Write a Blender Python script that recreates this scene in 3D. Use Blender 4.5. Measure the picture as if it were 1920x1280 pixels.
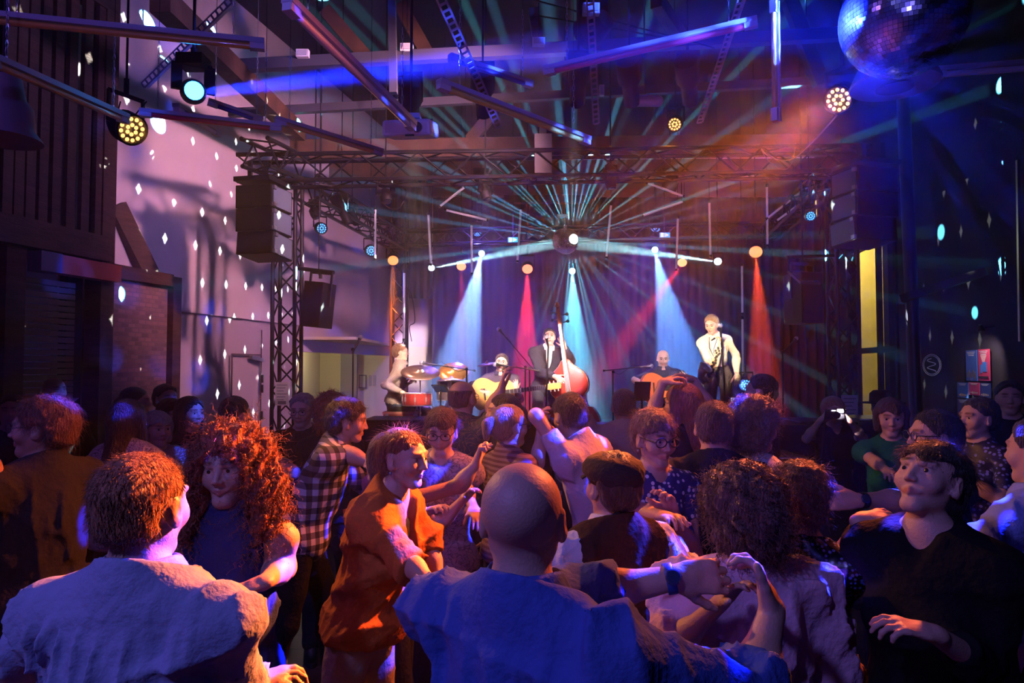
import bpy, math, random
import numpy as np
from mathutils import Vector, Matrix, Quaternion
for _o in list(bpy.data.objects): bpy.data.objects.remove(_o)
C = bpy.context.scene.collection
S = bpy.context.scene
R = math.radians
V = Vector
random.seed(7)
# ------------------------------------------------------------------ camera
EYE = V((0, 0, 1.92)); PITCH = R(2.24); F = 1280.0
cd = bpy.data.cameras.new('camera'); cam = bpy.data.objects.new('camera', cd); C.objects.link(cam)
cd.sensor_width = 36; cd.lens = 36 * F / 1920; cd.clip_start = 0.02; cd.clip_end = 100
cam.location = EYE; cam.rotation_euler = (R(90) + PITCH, 0, 0)
S.camera = cam
# ------------------------------------------------------------------ exposure, world
S.view_settings.view_transform = 'Standard'; S.view_settings.look = 'None'
S.view_settings.gamma = 1; S.view_settings.use_curve_mapping = False
S.view_settings.exposure = 0.0
w = bpy.data.worlds.new('world'); S.world = w; w.use_nodes = True
w.node_tree.nodes['Background'].inputs[0].default_value = (.02, .01, .05, 1)
w.node_tree.nodes['Background'].inputs[1].default_value = .3
S.cycles.use_denoising = True
S.cycles.max_bounces = 5; S.cycles.diffuse_bounces = 2; S.cycles.glossy_bounces = 2
S.cycles.transmission_bounces = 4; S.cycles.volume_bounces = 0; S.cycles.transparent_max_bounces = 6
S.cycles.sample_clamp_indirect = 4; S.cycles.sample_clamp_direct = 0
S.cycles.caustics_reflective = False; S.cycles.caustics_refractive = False
S.cycles.use_light_tree = True

def P(px, py, d):
    """the point of the hall at depth d metres seen at pixel (px, py) of the 1920x1280 photograph"""
    xn = (px - 960) / F; yn = (640 - py) / F
    c, s = math.cos(PITCH), math.sin(PITCH)
    y = c - yn * s; z = s + yn * c
    t = d / y
    return V((xn * t, d, 1.92 + z * t))

# ------------------------------------------------------------------ lights
def spot(name, loc, target, color, watts, deg, blend=.3, radius=.05, parent=None, gobo=None):
    l = bpy.data.lights.new(name, 'SPOT'); l.color = color; l.energy = watts
    l.spot_size = R(deg); l.spot_blend = blend; l.shadow_soft_size = radius
    o = bpy.data.objects.new(name, l); C.objects.link(o)
    o.location = loc; o.rotation_euler = (V(target) - V(loc)).to_track_quat('-Z', 'Y').to_euler()
    if gobo: gobo(l)
    if parent is not None:
        o.parent = parent; o.matrix_parent_inverse = parent.matrix_world.inverted() if False else Matrix.Identity(4)
        M4 = parent_matrix(parent).inverted() @ (Matrix.Translation(loc) @ o.rotation_euler.to_matrix().to_4x4())
        o.matrix_basis = M4
    return o
def parent_matrix(p):
    return Matrix.Translation(p.location) @ p.rotation_euler.to_matrix().to_4x4()

class NT:
    """tiny node tree writer"""
    def __init__(s, tree): s.t = tree; s.n = tree.nodes; s.l = tree.links
    def add(s, typ, **kw):
        n = s.n.new(typ)
        for k, v in kw.items(): setattr(n, k, v)
        return n
    def set(s, sock, v):
        if isinstance(v, bpy.types.NodeSocket): s.l.new(v, sock)
        elif v is not None: sock.default_value = v
    def math(s, op, a, b=None, c=None, clamp=False):
        n = s.add('ShaderNodeMath', operation=op); n.use_clamp = clamp
        s.set(n.inputs[0], a); s.set(n.inputs[1], b); s.set(n.inputs[2], c)
        return n.outputs[0]
    def ramp(s, fac, stops, mode='LINEAR'):
        n = s.add('ShaderNodeValToRGB'); n.color_ramp.interpolation = mode
        e = n.color_ramp.elements
        while len(e) < len(stops): e.new(.5)
        for q, (p, c) in zip(e, stops): q.position = p; q.color = (*c, 1) if len(c) == 3 else c
        s.set(n.inputs[0], fac); return n.outputs[0]
    def mix(s, fac, a, b, typ='MIX'):
        n = s.add('ShaderNodeMixRGB', blend_type=typ)
        s.set(n.inputs[0], fac)
        for i, v in ((1, a), (2, b)):
            if isinstance(v, tuple) and len(v) == 3: v = (*v, 1)
            s.set(n.inputs[i], v)
        return n.outputs[0]

def gobo_fn(kind, scale):
    """a gobo wheel in front of the lamp: dots (diamonds or rings) or radial slits"""
    def f(l):
        l.use_nodes = True; T = NT(l.node_tree); em = T.n['Emission']
        tc = T.add('ShaderNodeTexCoord'); sp = T.add('ShaderNodeSeparateXYZ'); T.l.new(tc.outputs['Normal'], sp.inputs[0])
        z = T.math('ABSOLUTE', sp.outputs[2])
        x = T.math('DIVIDE', sp.outputs[0], z); y = T.math('DIVIDE', sp.outputs[1], z)
        if kind == 'slit':
            a = T.math('ARCTAN2', y, x)
            cb = T.add('ShaderNodeCombineXYZ'); T.set(cb.inputs[0], T.math('MULTIPLY', T.math('COSINE', a), scale)); T.set(cb.inputs[1], T.math('MULTIPLY', T.math('SINE', a), scale))
            nz = T.add('ShaderNodeTexNoise'); T.l.new(cb.outputs[0], nz.inputs['Vector']); nz.inputs['Scale'].default_value = 1; nz.inputs['Detail'].default_value = 1
            v = T.ramp(nz.outputs['Fac'], [(.47, (.02,) * 3), (.62, (1,) * 3)])
        elif kind == 'burst':
            nz = T.add('ShaderNodeTexNoise'); T.l.new(tc.outputs['Normal'], nz.inputs['Vector']); nz.inputs['Scale'].default_value = scale; nz.inputs['Detail'].default_value = 2
            v = T.ramp(nz.outputs['Fac'], [(.56, (.004,) * 3), (.66, (1,) * 3)])
        elif kind == 'bars':
            v = T.ramp(T.math('PINGPONG', T.math('MULTIPLY', x, scale), 1), [(.25, (.12,) * 3), (.6, (1,) * 3)])
        else:
            sx = T.math('MULTIPLY', x, scale); sy = T.math('MULTIPLY', y, scale)
            row = T.math('FLOOR', sy)
            jit = T.math('FRACT', T.math('MULTIPLY', T.math('SINE', T.math('MULTIPLY', row, 12.9)), 43.7))
            sx = T.math('ADD', sx, T.math('MULTIPLY', jit, .9))
            if kind == 'ring':
                col = T.math('FLOOR', sx)
                h = T.math('FRACT', T.math('MULTIPLY', T.math('SINE', T.math('ADD', T.math('MULTIPLY', row, 78.2), T.math('MULTIPLY', col, 37.7))), 4375.5))
            fx = T.math('SUBTRACT', T.math('FRACT', sx), .5); fy = T.math('SUBTRACT', T.math('FRACT', sy), .5)
            if kind == 'ring':
                r = T.math('SQRT', T.math('ADD', T.math('MULTIPLY', fx, fx), T.math('MULTIPLY', fy, fy)))
                ring = T.ramp(r, [(.0, (.3,) * 3), (.09, (.3,) * 3), (.15, (1,) * 3), (.22, (1,) * 3), (.31, (.0,) * 3)])
                v = T.math('MULTIPLY', ring, T.math('GREATER_THAN', h, .5))
            else:
                ax = T.math('ABSOLUTE', fx); ay = T.math('ABSOLUTE', fy)
                p = T.math('ADD', T.math('POWER', T.math('DIVIDE', ax, .085), .75), T.math('POWER', T.math('DIVIDE', ay, .16), .75))
                v = T.ramp(p, [(.9, (1,) * 3), (1.0, (0,) * 3)])
                v.node.color_ramp.elements[0].position = .9
        T.l.new(v, em.inputs['Strength'])
        em.inputs['Color'].default_value = (1, 1, 1, 1)
    return f

# ------------------------------------------------------------------ materials
MATS = {}
def mat(name, col=(.5, .5, .5), rough=.6, metal=0, bump=0, bscale=30, var=0, vscale=6, emit=None, estr=1, sheen=0, stretch=None, spec=.5, coat=0):
    if name in MATS: return MATS[name]
    m = bpy.data.materials.new(name); m.use_nodes = True; T = NT(m.node_tree); b = T.n['Principled BSDF']; MATS[name] = m
    b.inputs['Base Color'].default_value = (*col, 1); b.inputs['Roughness'].default_value = rough; b.inputs['Metallic'].default_value = metal
    b.inputs['Specular IOR Level'].default_value = spec
    if sheen: b.inputs['Sheen Weight'].default_value = sheen
    if coat: b.inputs['Coat Weight'].default_value = coat
    if emit: b.inputs['Emission Color'].default_value = (*emit, 1); b.inputs['Emission Strength'].default_value = estr
    if bump or var:
        tc = T.add('ShaderNodeTexCoord'); src = tc.outputs['Object']
        if stretch:
            mp = T.add('ShaderNodeMapping'); T.l.new(src, mp.inputs[0]); mp.inputs['Scale'].default_value = stretch; src = mp.outputs[0]
        if var:
            n = T.add('ShaderNodeTexNoise'); n.inputs['Scale'].default_value = vscale; n.inputs['Detail'].default_value = 4; T.l.new(src, n.inputs['Vector'])
            T.set(b.inputs['Base Color'], T.ramp(n.outputs['Fac'], [(.3, tuple(c * (1 - var) for c in col)), (.7, tuple(min(1, c * (1 + var)) for c in col))]))
        if bump:
            n = T.add('ShaderNodeTexNoise'); n.inputs['Scale'].default_value = bscale; n.inputs['Detail'].default_value = 3; T.l.new(src, n.inputs['Vector'])
            bp = T.add('ShaderNodeBump'); bp.inputs['Strength'].default_value = bump; bp.inputs['Distance'].default_value = .02
            T.l.new(n.outputs['Fac'], bp.inputs['Height']); T.l.new(bp.outputs[0], b.inputs['Normal'])
    return m
def mat_pattern(name, kind, c1, c2, scale, rough=.8):
    """printed or woven cloth and masonry patterns: check, dots, stripes, leaf, brick, slats, planks"""
    if name in MATS: return MATS[name]
    m = mat(name, c1, rough); T = NT(m.node_tree); b = T.n['Principled BSDF']
    tc = T.add('ShaderNodeTexCoord'); src = tc.outputs['Object']
    sp = T.add('ShaderNodeSeparateXYZ'); T.l.new(src, sp.inputs[0])
    if kind == 'check':
        def band(o): return T.math('GREATER_THAN', T.math('FRACT', T.math('MULTIPLY', o, scale)), .5)
        a = T.math('ADD', band(T.math('ADD', sp.outputs[0], T.math('MULTIPLY', sp.outputs[1], .8))), band(sp.outputs[2]))
        col = T.ramp(T.math('DIVIDE', a, 2.), [(0, c1), (.25, tuple((p * .8 + q * .2) for p, q in zip(c1, c2))), (.75, c2)], 'CONSTANT')
    elif kind == 'dots':
        n = T.add('ShaderNodeTexVoronoi'); n.inputs['Scale'].default_value = scale; n.inputs['Randomness'].default_value = .55; T.l.new(src, n.inputs['Vector'])
        col = T.ramp(n.outputs['Distance'], [(0, c2), (.32, c2), (.36, c1)])
    elif kind == 'leaf':
        n = T.add('ShaderNodeTexNoise'); n.inputs['Scale'].default_value = scale; n.inputs['Detail'].default_value = 2; n.inputs['Distortion'].default_value = 2.5; T.l.new(src, n.inputs['Vector'])
        col = T.ramp(n.outputs['Fac'], [(.44, c1), (.5, c2), (.56, c1)])
    elif kind == 'stripes':
        col = T.ramp(T.math('FRACT', T.math('MULTIPLY', sp.outputs[2], scale)), [(0, c1), (.5, c2)], 'CONSTANT')
    elif kind == 'brick':
        mp = T.add('ShaderNodeMapping'); mp.inputs['Rotation'].default_value = (R(90), 0, 0)
        cb = T.add('ShaderNodeCombineXYZ'); T.l.new(sp.outputs[0], cb.inputs[0]); T.l.new(sp.outputs[2], cb.inputs[1])
        n = T.add('ShaderNodeTexBrick'); n.inputs['Scale'].default_value = scale; T.l.new(cb.outputs[0], n.inputs['Vector'])
        n.inputs['Color1'].default_value = (*c1, 1); n.inputs['Color2'].default_value = (c1[0] * .5, c1[1] * .55, c1[2] * .6, 1); n.inputs['Mortar'].default_value = (*c2, 1)
        n.inputs['Mortar Size'].default_value = .03
        col = n.outputs['Color']
        bp = T.add('ShaderNodeBump'); bp.invert = True; bp.inputs['Distance'].default_value = .015; T.l.new(n.outputs['Fac'], bp.inputs['Height']); T.l.new(bp.outputs[0], b.inputs['Normal'])
    elif kind == 'planks':
        n = T.add('ShaderNodeTexBrick'); n.inputs['Scale'].default_value = scale; T.l.new(src, n.inputs['Vector'])
        n.inputs['Color1'].default_value = (*c1, 1); n.inputs['Color2'].default_value = (*c2, 1); n.inputs['Mortar'].default_value = (.01, .008, .006, 1)
        n.inputs['Mortar Size'].default_value = .006; n.inputs['Brick Width'].default_value = 2.2; n.inputs['Row Height'].default_value = .25
        nz = T.add('ShaderNodeTexNoise'); nz.inputs['Scale'].default_value = 1.3; nz.inputs['Detail'].default_value = 6; T.l.new(src, nz.inputs['Vector'])
        col = T.mix(.6, n.outputs['Color'], T.ramp(nz.outputs['Fac'], [(.35, (.3,) * 3), (.65, (1.2,) * 3)]), 'MULTIPLY')
    T.l.new(col, b.inputs['Base Color'])
    return m

# ------------------------------------------------------------------ mesh writer
class M:
    def __init__(s): s.v = []; s.f = []
    def add(s, vs, fs):
        o = len(s.v); s.v += [tuple(v) for v in vs]; s.f += [tuple(i + o for i in f) for f in fs]; return s
    def box(s, c, size, rot=None, taper=1):
        h = V(size) / 2; q = []
        for z in (-1, 1):
            k = taper if z > 0 else 1
            for x, y in ((-1, -1), (1, -1), (1, 1), (-1, 1)): q.append(V((x * h.x * k, y * h.y * k, z * h.z)))
        if rot is not None: q = [rot @ p for p in q]
        return s.add([V(c) + p for p in q], [(3, 2, 1, 0), (4, 5, 6, 7), (0, 1, 5, 4), (1, 2, 6, 5), (2, 3, 7, 6), (3, 0, 4, 7)])
    def bar(s, a, b, w, h, up=(0, 0, 1)):
        """box beam from a to b, w wide and h high"""
        a, b = V(a), V(b); d = (b - a); L = d.length; d.normalize(); u = V(up)
        if abs(d.dot(u)) > .98: u = V((0, 1, 0))
        x = d.cross(u).normalized(); z = x.cross(d)
        q = [a + x * i * w / 2 + z * j * h / 2 + d * k * L for k in (0, 1) for i, j in ((-1, -1), (1, -1), (1, 1), (-1, 1))]
        return s.add(q, [(0, 1, 2, 3), (7, 6, 5, 4), (4, 5, 1, 0), (5, 6, 2, 1), (6, 7, 3, 2), (7, 4, 0, 3)])
    def cyl(s, a, b, r1, r2=None, n=12, cap=True):
        return s.tube([a, b], [r1, r1 if r2 is None else r2], n, cap)
    def tube(s, pts, r, n=8, cap=True, sq=1):
        pts = [V(p) for p in pts]; rs = r if isinstance(r, (list, tuple)) else [r] * len(pts)
        N = len(pts); vs = []; fs = []
        t0 = (pts[1] - pts[0]).normalized(); u = t0.orthogonal().normalized()
        for i, p in enumerate(pts):
            t = (pts[min(i + 1, N - 1)] - pts[max(i - 1, 0)]).normalized()
            u = (u - t * u.dot(t)); u = u.normalized() if u.length > 1e-6 else t.orthogonal().normalized(); w_ = t.cross(u)
            for k in range(n):
                a = 2 * math.pi * k / n; vs.append(p + (u * math.cos(a) + w_ * math.sin(a) * sq) * rs[i])
        for i in range(N - 1):
            for k in range(n):
                k2 = (k + 1) % n; fs.append((i * n + k, i * n + k2, (i + 1) * n + k2, (i + 1) * n + k))
        if cap: fs.append(tuple(range(n))[::-1]); fs.append(tuple((N - 1) * n + k for k in range(n)))
        return s.add(vs, fs)
    def lathe(s, o, axis, prof, n=24):
        """prof: (distance along axis, radius)"""
        o, ax = V(o), V(axis).normalized(); u = ax.orthogonal().normalized(); w_ = ax.cross(u); vs = []; fs = []
        for t, r in prof:
            for k in range(n):
                a = 2 * math.pi * k / n; vs.append(o + ax * t + (u * math.cos(a) + w_ * math.sin(a)) * r)
        for i in range(len(prof) - 1):
            for k in range(n):
                k2 = (k + 1) % n; fs.append((i * n + k, i * n + k2, (i + 1) * n + k2, (i + 1) * n + k))
        fs.append(tuple(range(n))[::-1]); fs.append(tuple((len(prof) - 1) * n + k for k in range(n)))
        return s.add(vs, fs)
    def ball(s, c, r, n=16, m=10, rot=None):
        r = V((r, r, r)) if isinstance(r, (int, float)) else V(r); vs = []; fs = []; c = V(c)
        for i in range(1, m):
            for k in range(n):
                a = math.pi * i / m; b = 2 * math.pi * k / n
                p = V((math.sin(a) * math.cos(b) * r.x, math.sin(a) * math.sin(b) * r.y, math.cos(a) * r.z))
                vs.append(c + (rot @ p if rot is not None else p))
        for sg in (1, -1):
            p = V((0, 0, sg * r.z)); vs.append(c + (rot @ p if rot is not None else p))
        for i in range(m - 2):
            for k in range(n):
                k2 = (k + 1) % n; fs.append((i * n + k, (i + 1) * n + k, (i + 1) * n + k2, i * n + k2))
        t = len(vs) - 2
        for k in range(n):
            k2 = (k + 1) % n; fs.append((t, k, k2)); fs.append((t + 1, (m - 2) * n + k2, (m - 2) * n + k))
        return s.add(vs, fs)
    def prism(s, outline, a, b):
        """closed outline (3D points), swept from +a to +b (offset vectors)"""
        n = len(outline); vs = [V(p) + V(a) for p in outline] + [V(p) + V(b) for p in outline]
        return s.add(vs, [tuple(range(n))[::-1], tuple(range(n, 2 * n))] + [(k, (k + 1) % n, n + (k + 1) % n, n + k) for k in range(n)])
    def disc(s, c, nrm, r, n=20, thick=.002):
        c, nn = V(c), V(nrm).normalized(); return s.lathe(c, nn, [(0, r), (thick, r)], n)
def obj(name, m, material=None, parent=None, smooth=False, origin=None):
    me = bpy.data.meshes.new(name)
    vs = m.v
    if origin is not None: vs = [V(v) - V(origin) for v in vs]
    elif parent is not None:
        inv = parent_world(parent).inverted(); vs = [inv @ V(v) for v in vs]
    me.from_pydata([tuple(v) for v in vs], [], m.f); me.update()
    if smooth:
        me.polygons.foreach_set('use_smooth', [True] * len(me.polygons))
        if smooth != 2:
            try: me.set_sharp_from_angle(angle=R(40))
            except Exception: pass
    o = bpy.data.objects.new(name, me); C.objects.link(o)
    if material is not None: me.materials.append(material)
    if origin is not None: o.location = origin
    if parent is not None: o.parent = parent
    return o
def parent_world(p):
    m_ = Matrix.Identity(4)
    while p is not None: m_ = parent_matrix(p) @ m_; p = p.parent
    return m_
def thing(name, label, cat, loc=(0, 0, 0), group=None):
    o = bpy.data.objects.new(name, None); C.objects.link(o); o.location = loc; o.empty_display_size = .05
    return tag(o, label, cat, group)
def tag(o, label=None, cat=None, group=None, kind=None):
    if label: o['label'] = label
    if cat: o['category'] = cat
    if group: o['group'] = group
    if kind: o['kind'] = kind
    return o
def struct(name, m, material, parent=None, label=None, smooth=False):
    o = obj(name, m, material, parent, smooth)
    if parent is None: o['kind'] = 'structure'; o['category'] = name.split('_')[0]; o['label'] = label or name.replace('_', ' ')
    return o
def copy_tree(o, parent=None):
    c = o.copy(); C.objects.link(c); c.parent = parent
    for ch in list(o.children): copy_tree(ch, c)
    return c
def hang(t, p, r=.007, top=7.2, name='hanger'):
    """thin rod or wire from p up to the ceiling"""
    obj(name, M().cyl(p, (p[0], p[1], top), r, n=6), BLK, t)
BLK = mat('black_metal', (.01, .01, .012), .4, .3, spec=.35)
BLKP = mat('black_plastic', (.006, .006, .007), .55, spec=.2)
STEEL = mat('grey_steel', (.45, .45, .48), .35, .9)
# ------------------------------------------------------------------ the hall
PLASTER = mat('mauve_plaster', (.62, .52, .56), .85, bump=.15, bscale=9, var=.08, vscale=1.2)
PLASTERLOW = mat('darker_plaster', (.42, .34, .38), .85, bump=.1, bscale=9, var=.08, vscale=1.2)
DARKWALL = mat('dark_wall', (.018, .011, .016), .9, bump=.2, bscale=14, var=.3, vscale=3)
TIMBER = mat('dark_timber', (.075, .032, .022), .6, bump=.4, bscale=18, var=.35, vscale=4, stretch=(1, 1, 6))
BEAMW = mat('roof_timber', (.085, .04, .022), .65, bump=.3, bscale=12, var=.3, vscale=5)
FLOORM = mat_pattern('floor_planks', 'planks', (.16, .085, .06), (.11, .06, .045), 1.0, .32)
struct('floor', M().box((0, 5.5, -.1), (22, 23, .2)), FLOORM, label='dark worn dance floor boards')
struct('ceiling', M().box((0, 5.5, 7.3), (22, 23, .2)), mat('dark_ceiling', (.015, .009, .009), .8, var=.4, vscale=2, bump=.2), label='dark high hall ceiling')
struct('wall_rear', M().box((0, -5.1, 3.6), (22, .2, 7.6)), DARKWALL, label='dark wall behind the dancers')
struct('wall_back', M().box((.9, 15.5, 3.6), (12, .2, 7.6)), PLASTER, label='plaster wall behind the stage curtain')
def WL(y, off=0): return V((.222 * y - 6.11 - off * .976, y + off * .217, 0))      # the long plaster wall
def FA(y, off=0): return V((.234 * y - 5.79 - off * .974, y + off * .228, 0))       # the timber front nearer the camera
def vwall(fn, y0, y1, z0, z1, th=.15, off=0):
    a, b = fn(y0, off), fn(y1, off); c, d = fn(y1, off + th), fn(y0, off + th)
    o = [V((p.x, p.y, 0)) for p in (a, b, c, d)]
    return M().prism(o, (0, 0, z0), (0, 0, z1))
struct('wall_left', vwall(WL, 7.0, 15.4, 2.64, 7.2), PLASTER, label='long mauve plaster wall above the ledge')
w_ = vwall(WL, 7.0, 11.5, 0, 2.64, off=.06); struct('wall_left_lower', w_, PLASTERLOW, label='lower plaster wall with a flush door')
m = vwall(WL, 11.5, 15.4, 2.2, 2.64, off=.0); struct('wall_left_lintel', m, PLASTER, label='plaster strip above the corridor opening')
# flush door lines in the lower wall
m = M()
for (a, b) in (((P(435, 667, 10)), None),): pass
def on_wall(fn, px, off=-.01):
    # depth where pixel column px meets the wall line
    k = (px - 960) / F; A = .222 if fn is WL else .234; B = -6.11 if fn is WL else -5.79
    return B / (k - A)
y0, y1 = on_wall(WL, 435), on_wall(WL, 490)
dr = M(); a, b = WL(y0, -.0), WL(y1, -.0)
dr.bar(a + V((0, 0, 0)), a + V((0, 0, 2.12)), .02, .02); dr.bar(a + V((0, 0, 2.12)), b + V((0, 0, 2.12)), .02, .02); dr.bar(b, b + V((0, 0, 2.5)), .015, .015)
o = struct('door_1', dr, mat('door_gap', (.08, .05, .07), .8), label='flush plaster-coloured door in the lower wall')
dd = obj('door_closer', M().bar(a.lerp(b, .55) + V((.03, 0, 2.08)), a.lerp(b, .95) + V((.05, 0, 2.04)), .05, .05), STEEL, o)
hg = M()
for z in (1.15, 1.55, 1.7): hg.bar(b + V((.02, 0, z)), b + V((.02, 0, z + .12)), .03, .03)
obj('hinge', hg, BLK, o)
# corridor behind the opening
YEL = mat('corridor_paint', (.62, .56, .36), .8)
cm = M().box((-3.4, 15.35, 1.2), (3.4, .1, 2.4)); struct('wall_corridor', cm, YEL, label='yellow lit corridor wall')
m = M().box((-4.35, 13.3, 1.2), (.1, 4.2, 2.4)); struct('wall_corridor_side', m, YEL, label='corridor side wall')
struct('ceiling_corridor', M().box((-3.6, 13.4, 2.42), (2, 4, .05)), YEL, label='low corridor ceiling')
cl = thing('corridor_lamp', 'round ceiling lamp lighting the yellow corridor', 'lamp', (-3.55, 13.6, 2.36))
obj('lamp_base', M().lathe((-3.55, 13.6, 2.385), (0, 0, -1), [(0, .14), (.02, .14)]), STEEL, cl)
obj('lamp_shade', M().lathe((-3.55, 13.6, 2.365), (0, 0, -1), [(0, .12), (.05, .1), (.07, .03)]), mat('lamp_opal', (.9, .85, .7), .5, emit=(1, .9, .6), estr=3), cl)
pl = bpy.data.lights.new('corridor_bulb', 'POINT'); pl.energy = 26; pl.color = (1, .85, .55); pl.shadow_soft_size = .1
plo = bpy.data.objects.new('corridor_bulb', pl); C.objects.link(plo); plo.parent = cl; plo.location = (0, 0, -.12)
# door pier and wall frames seen through the opening
struct('trim_1', M().box(P(655, 690, 14.9) + V((0, 0, -.6)), (.35, .12, 2.6)), mat('grey_pier', (.12, .12, .13), .7), label='grey door pier in the corridor')
def frame(px, py, d, w, h, label, inner):
    c = P(px, py, d); t = thing('wall_frame', label, 'frame', c)
    obj('surround', M().box(c, (w, .02, h)), mat('frame_dark', (.1, .09, .08), .5), t)
    obj('sheet', M().box(c + V((0, -.012, 0)), (w - .05, .01, h - .05)), inner, t)
    return t
PAPER = mat('paper', (.75, .74, .72), .7)
frame(680, 715, 15.25, .17, .3, 'narrow framed notice hanging alone on the corridor wall', mat('notice_inside', (.5, .47, .33), .6))
for i, (px, lb) in enumerate(((694, 'narrow paper strip beside the framed corridor notice'), (702, 'paper strip furthest from the framed notice'))):
    tag(obj('paper_notice', M().box(P(px, 713, 15.28), (.06, .01, .24)), mat('notice_grey', (.35, .32, .22), .8)), lb, 'notice', 'paper strips on the corridor wall')
# timber front: posts, brick, shutter, slatted gallery
def tb(y0, y1, z0, z1, th=.12, off=0): return vwall(FA, y0, y1, z0, z1, th, off)
yb1 = on_wall(FA, 333); yb0 = on_wall(FA, 205)
BR = mat_pattern('painted_brick', 'brick', (.34, .17, .15), (.22, .13, .13), 5.2, .85)
bm = vwall(FA, yb0, yb1 - .1, 0, 2.9, .1, .04)
brick = obj('wall_brick', M().add([], []), BR); bpy.data.objects.remove(brick)
L_ = (FA(yb1 - .1) - FA(yb0)).length
brick = obj('wall_brick', M().box((L_ / 2, .05, 1.45), (L_, .1, 2.9)), BR); brick.location = FA(yb0, .04); brick.rotation_euler = (0, 0, math.atan2(1, .234))
tag(brick, 'painted brick infill panel', 'wall', kind='structure')
def post(y0, y1, z0, z1, label, th=.2, off=-.04): 
    return struct('trim_post', tb(y0, y1, z0, z1, th, off), TIMBER, label=label)
post(yb1 - .13, yb1, 0, 2.98, 'timber post at the end of the brick panel')
post(yb0 - .16, yb0, 0, 6.6, 'tall timber post between shutter and brick')
post(yb0, yb1 - .13, 2.86, 3.0, 'timber rail on top of the brick panel')
post(4.6, yb0 - .1, 3.0, 3.25, 'timber beam over the shutter', off=-.1)
post(4.6, yb0 - .1, 5.6, 5.85, 'timber beam above the slatted gallery')
sy0, sy1 = on_wall(FA, 38), on_wall(FA, 152)
post(sy0 - .18, sy0, 0, 3.0, 'timber post left of the shutter')
m = M(); n = 46
for i in range(n):
    z = i * .06
    a, b = FA(sy0, .1), FA(sy1, .1)
    m.bar(a + V((0, 0, z + .03)), b + V((0, 0, z + .03)), .03, .05)
struct('door_2', m, mat('shutter_metal', (.16, .1, .1), .4, .5), label='closed ribbed roller shutter')
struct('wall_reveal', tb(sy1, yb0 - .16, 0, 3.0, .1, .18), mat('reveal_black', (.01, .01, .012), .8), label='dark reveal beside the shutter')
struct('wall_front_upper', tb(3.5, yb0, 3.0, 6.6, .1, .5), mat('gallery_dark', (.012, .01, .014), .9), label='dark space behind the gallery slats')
hb = thing('shutter_box', 'red lit metal header box above the roller shutter', 'shutter box', FA(sy0) + V((0, 0, 2.85)))
y2 = on_wall(FA, 198); a, b = FA(sy0 + .03, -.1), FA(y2, -.1)
obj('cover', M().bar(a + V((0, 0, 2.88)), b + V((0, 0, 2.88)), .14, .17), mat('header_red', (.5, .1, .07), .4, .3), hb)
obj('end_plate', M().bar(a + V((.0, -.01, 2.88)), a.lerp(b, .22) + V((0.01, 0, 2.88)), .16, .18), mat('header_blue', (.12, .1, .2), .5), hb)
for i, px in enumerate((2, 24, 46, 70, 95, 122, 150, 176)):
    y = on_wall(FA, px)
    o = struct('trim_slat', tb(y - .045, y + .045, 3.2, 5.65, .05, -.02), TIMBER, label='vertical timber slat of the gallery')
# diagonal brace between the brick panel and the tall post
a = P(214, 385, 7.55); b = P(278, 515, 7.95)
struct('trim_brace', M().bar(a, b, .16, .2), TIMBER, label='diagonal timber brace above the brick panel')
# right side
WR = lambda y, off=0: V((6.27 + .15 * (y - 11) + off, y, 0))
def rwall(y0, y1, z0, z1, th=.15, off=0):
    return M().prism([WR(y0, off), WR(y1, off), WR(y1, off + th), WR(y0, off + th)], (0, 0, z0), (0, 0, z1))
struct('wall_right', rwall(-5, 11.05, 0, 7.2), DARKWALL, label='dark wall with posters')
struct('wall_right_upper', rwall(11.05, 15.4, 4.15, 7.2), DARKWALL, label='dark wall above the tall window')
struct('wall_right_sill', rwall(11.05, 15.4, 0, 1.0), DARKWALL, label='dark wall below the tall window')
struct('wall_right_end', rwall(13.2, 15.4, .9, 4.3), DARKWALL, label='dark wall between window and stage')
wf = M()
for y in (11.1, 11.85, 13.15): wf.bar(WR(y) + V((0, 0, 1)), WR(y) + V((0, 0, 4.15)), .08, .07)
for z in (1.0, 2.24, 4.15): wf.bar(WR(11.05) + V((0, 0, z)), WR(13.2) + V((0, 0, z)), .08, .1 if z == 2.24 else .06)
win = struct('window_1', wf, BLK, label='tall black framed window beside the stage')
gl = bpy.data.materials.new('window_glass'); gl.use_nodes = True; T = NT(gl.node_tree); T.n.clear()
out = T.add('ShaderNodeOutputMaterial'); mx = T.add('ShaderNodeMixShader'); tr = T.add('ShaderNodeBsdfTransparent'); gs = T.add('ShaderNodeBsdfGlossy'); gs.inputs['Roughness'].default_value = .03
mx.inputs[0].default_value = .07; T.l.new(tr.outputs[0], mx.inputs[1]); T.l.new(gs.outputs[0], mx.inputs[2]); T.l.new(mx.outputs[0], out.inputs[0])
GLASS = gl
obj('pane', rwall(11.1, 13.15, 1.0, 4.15, .01, .04), gl, win)
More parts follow.
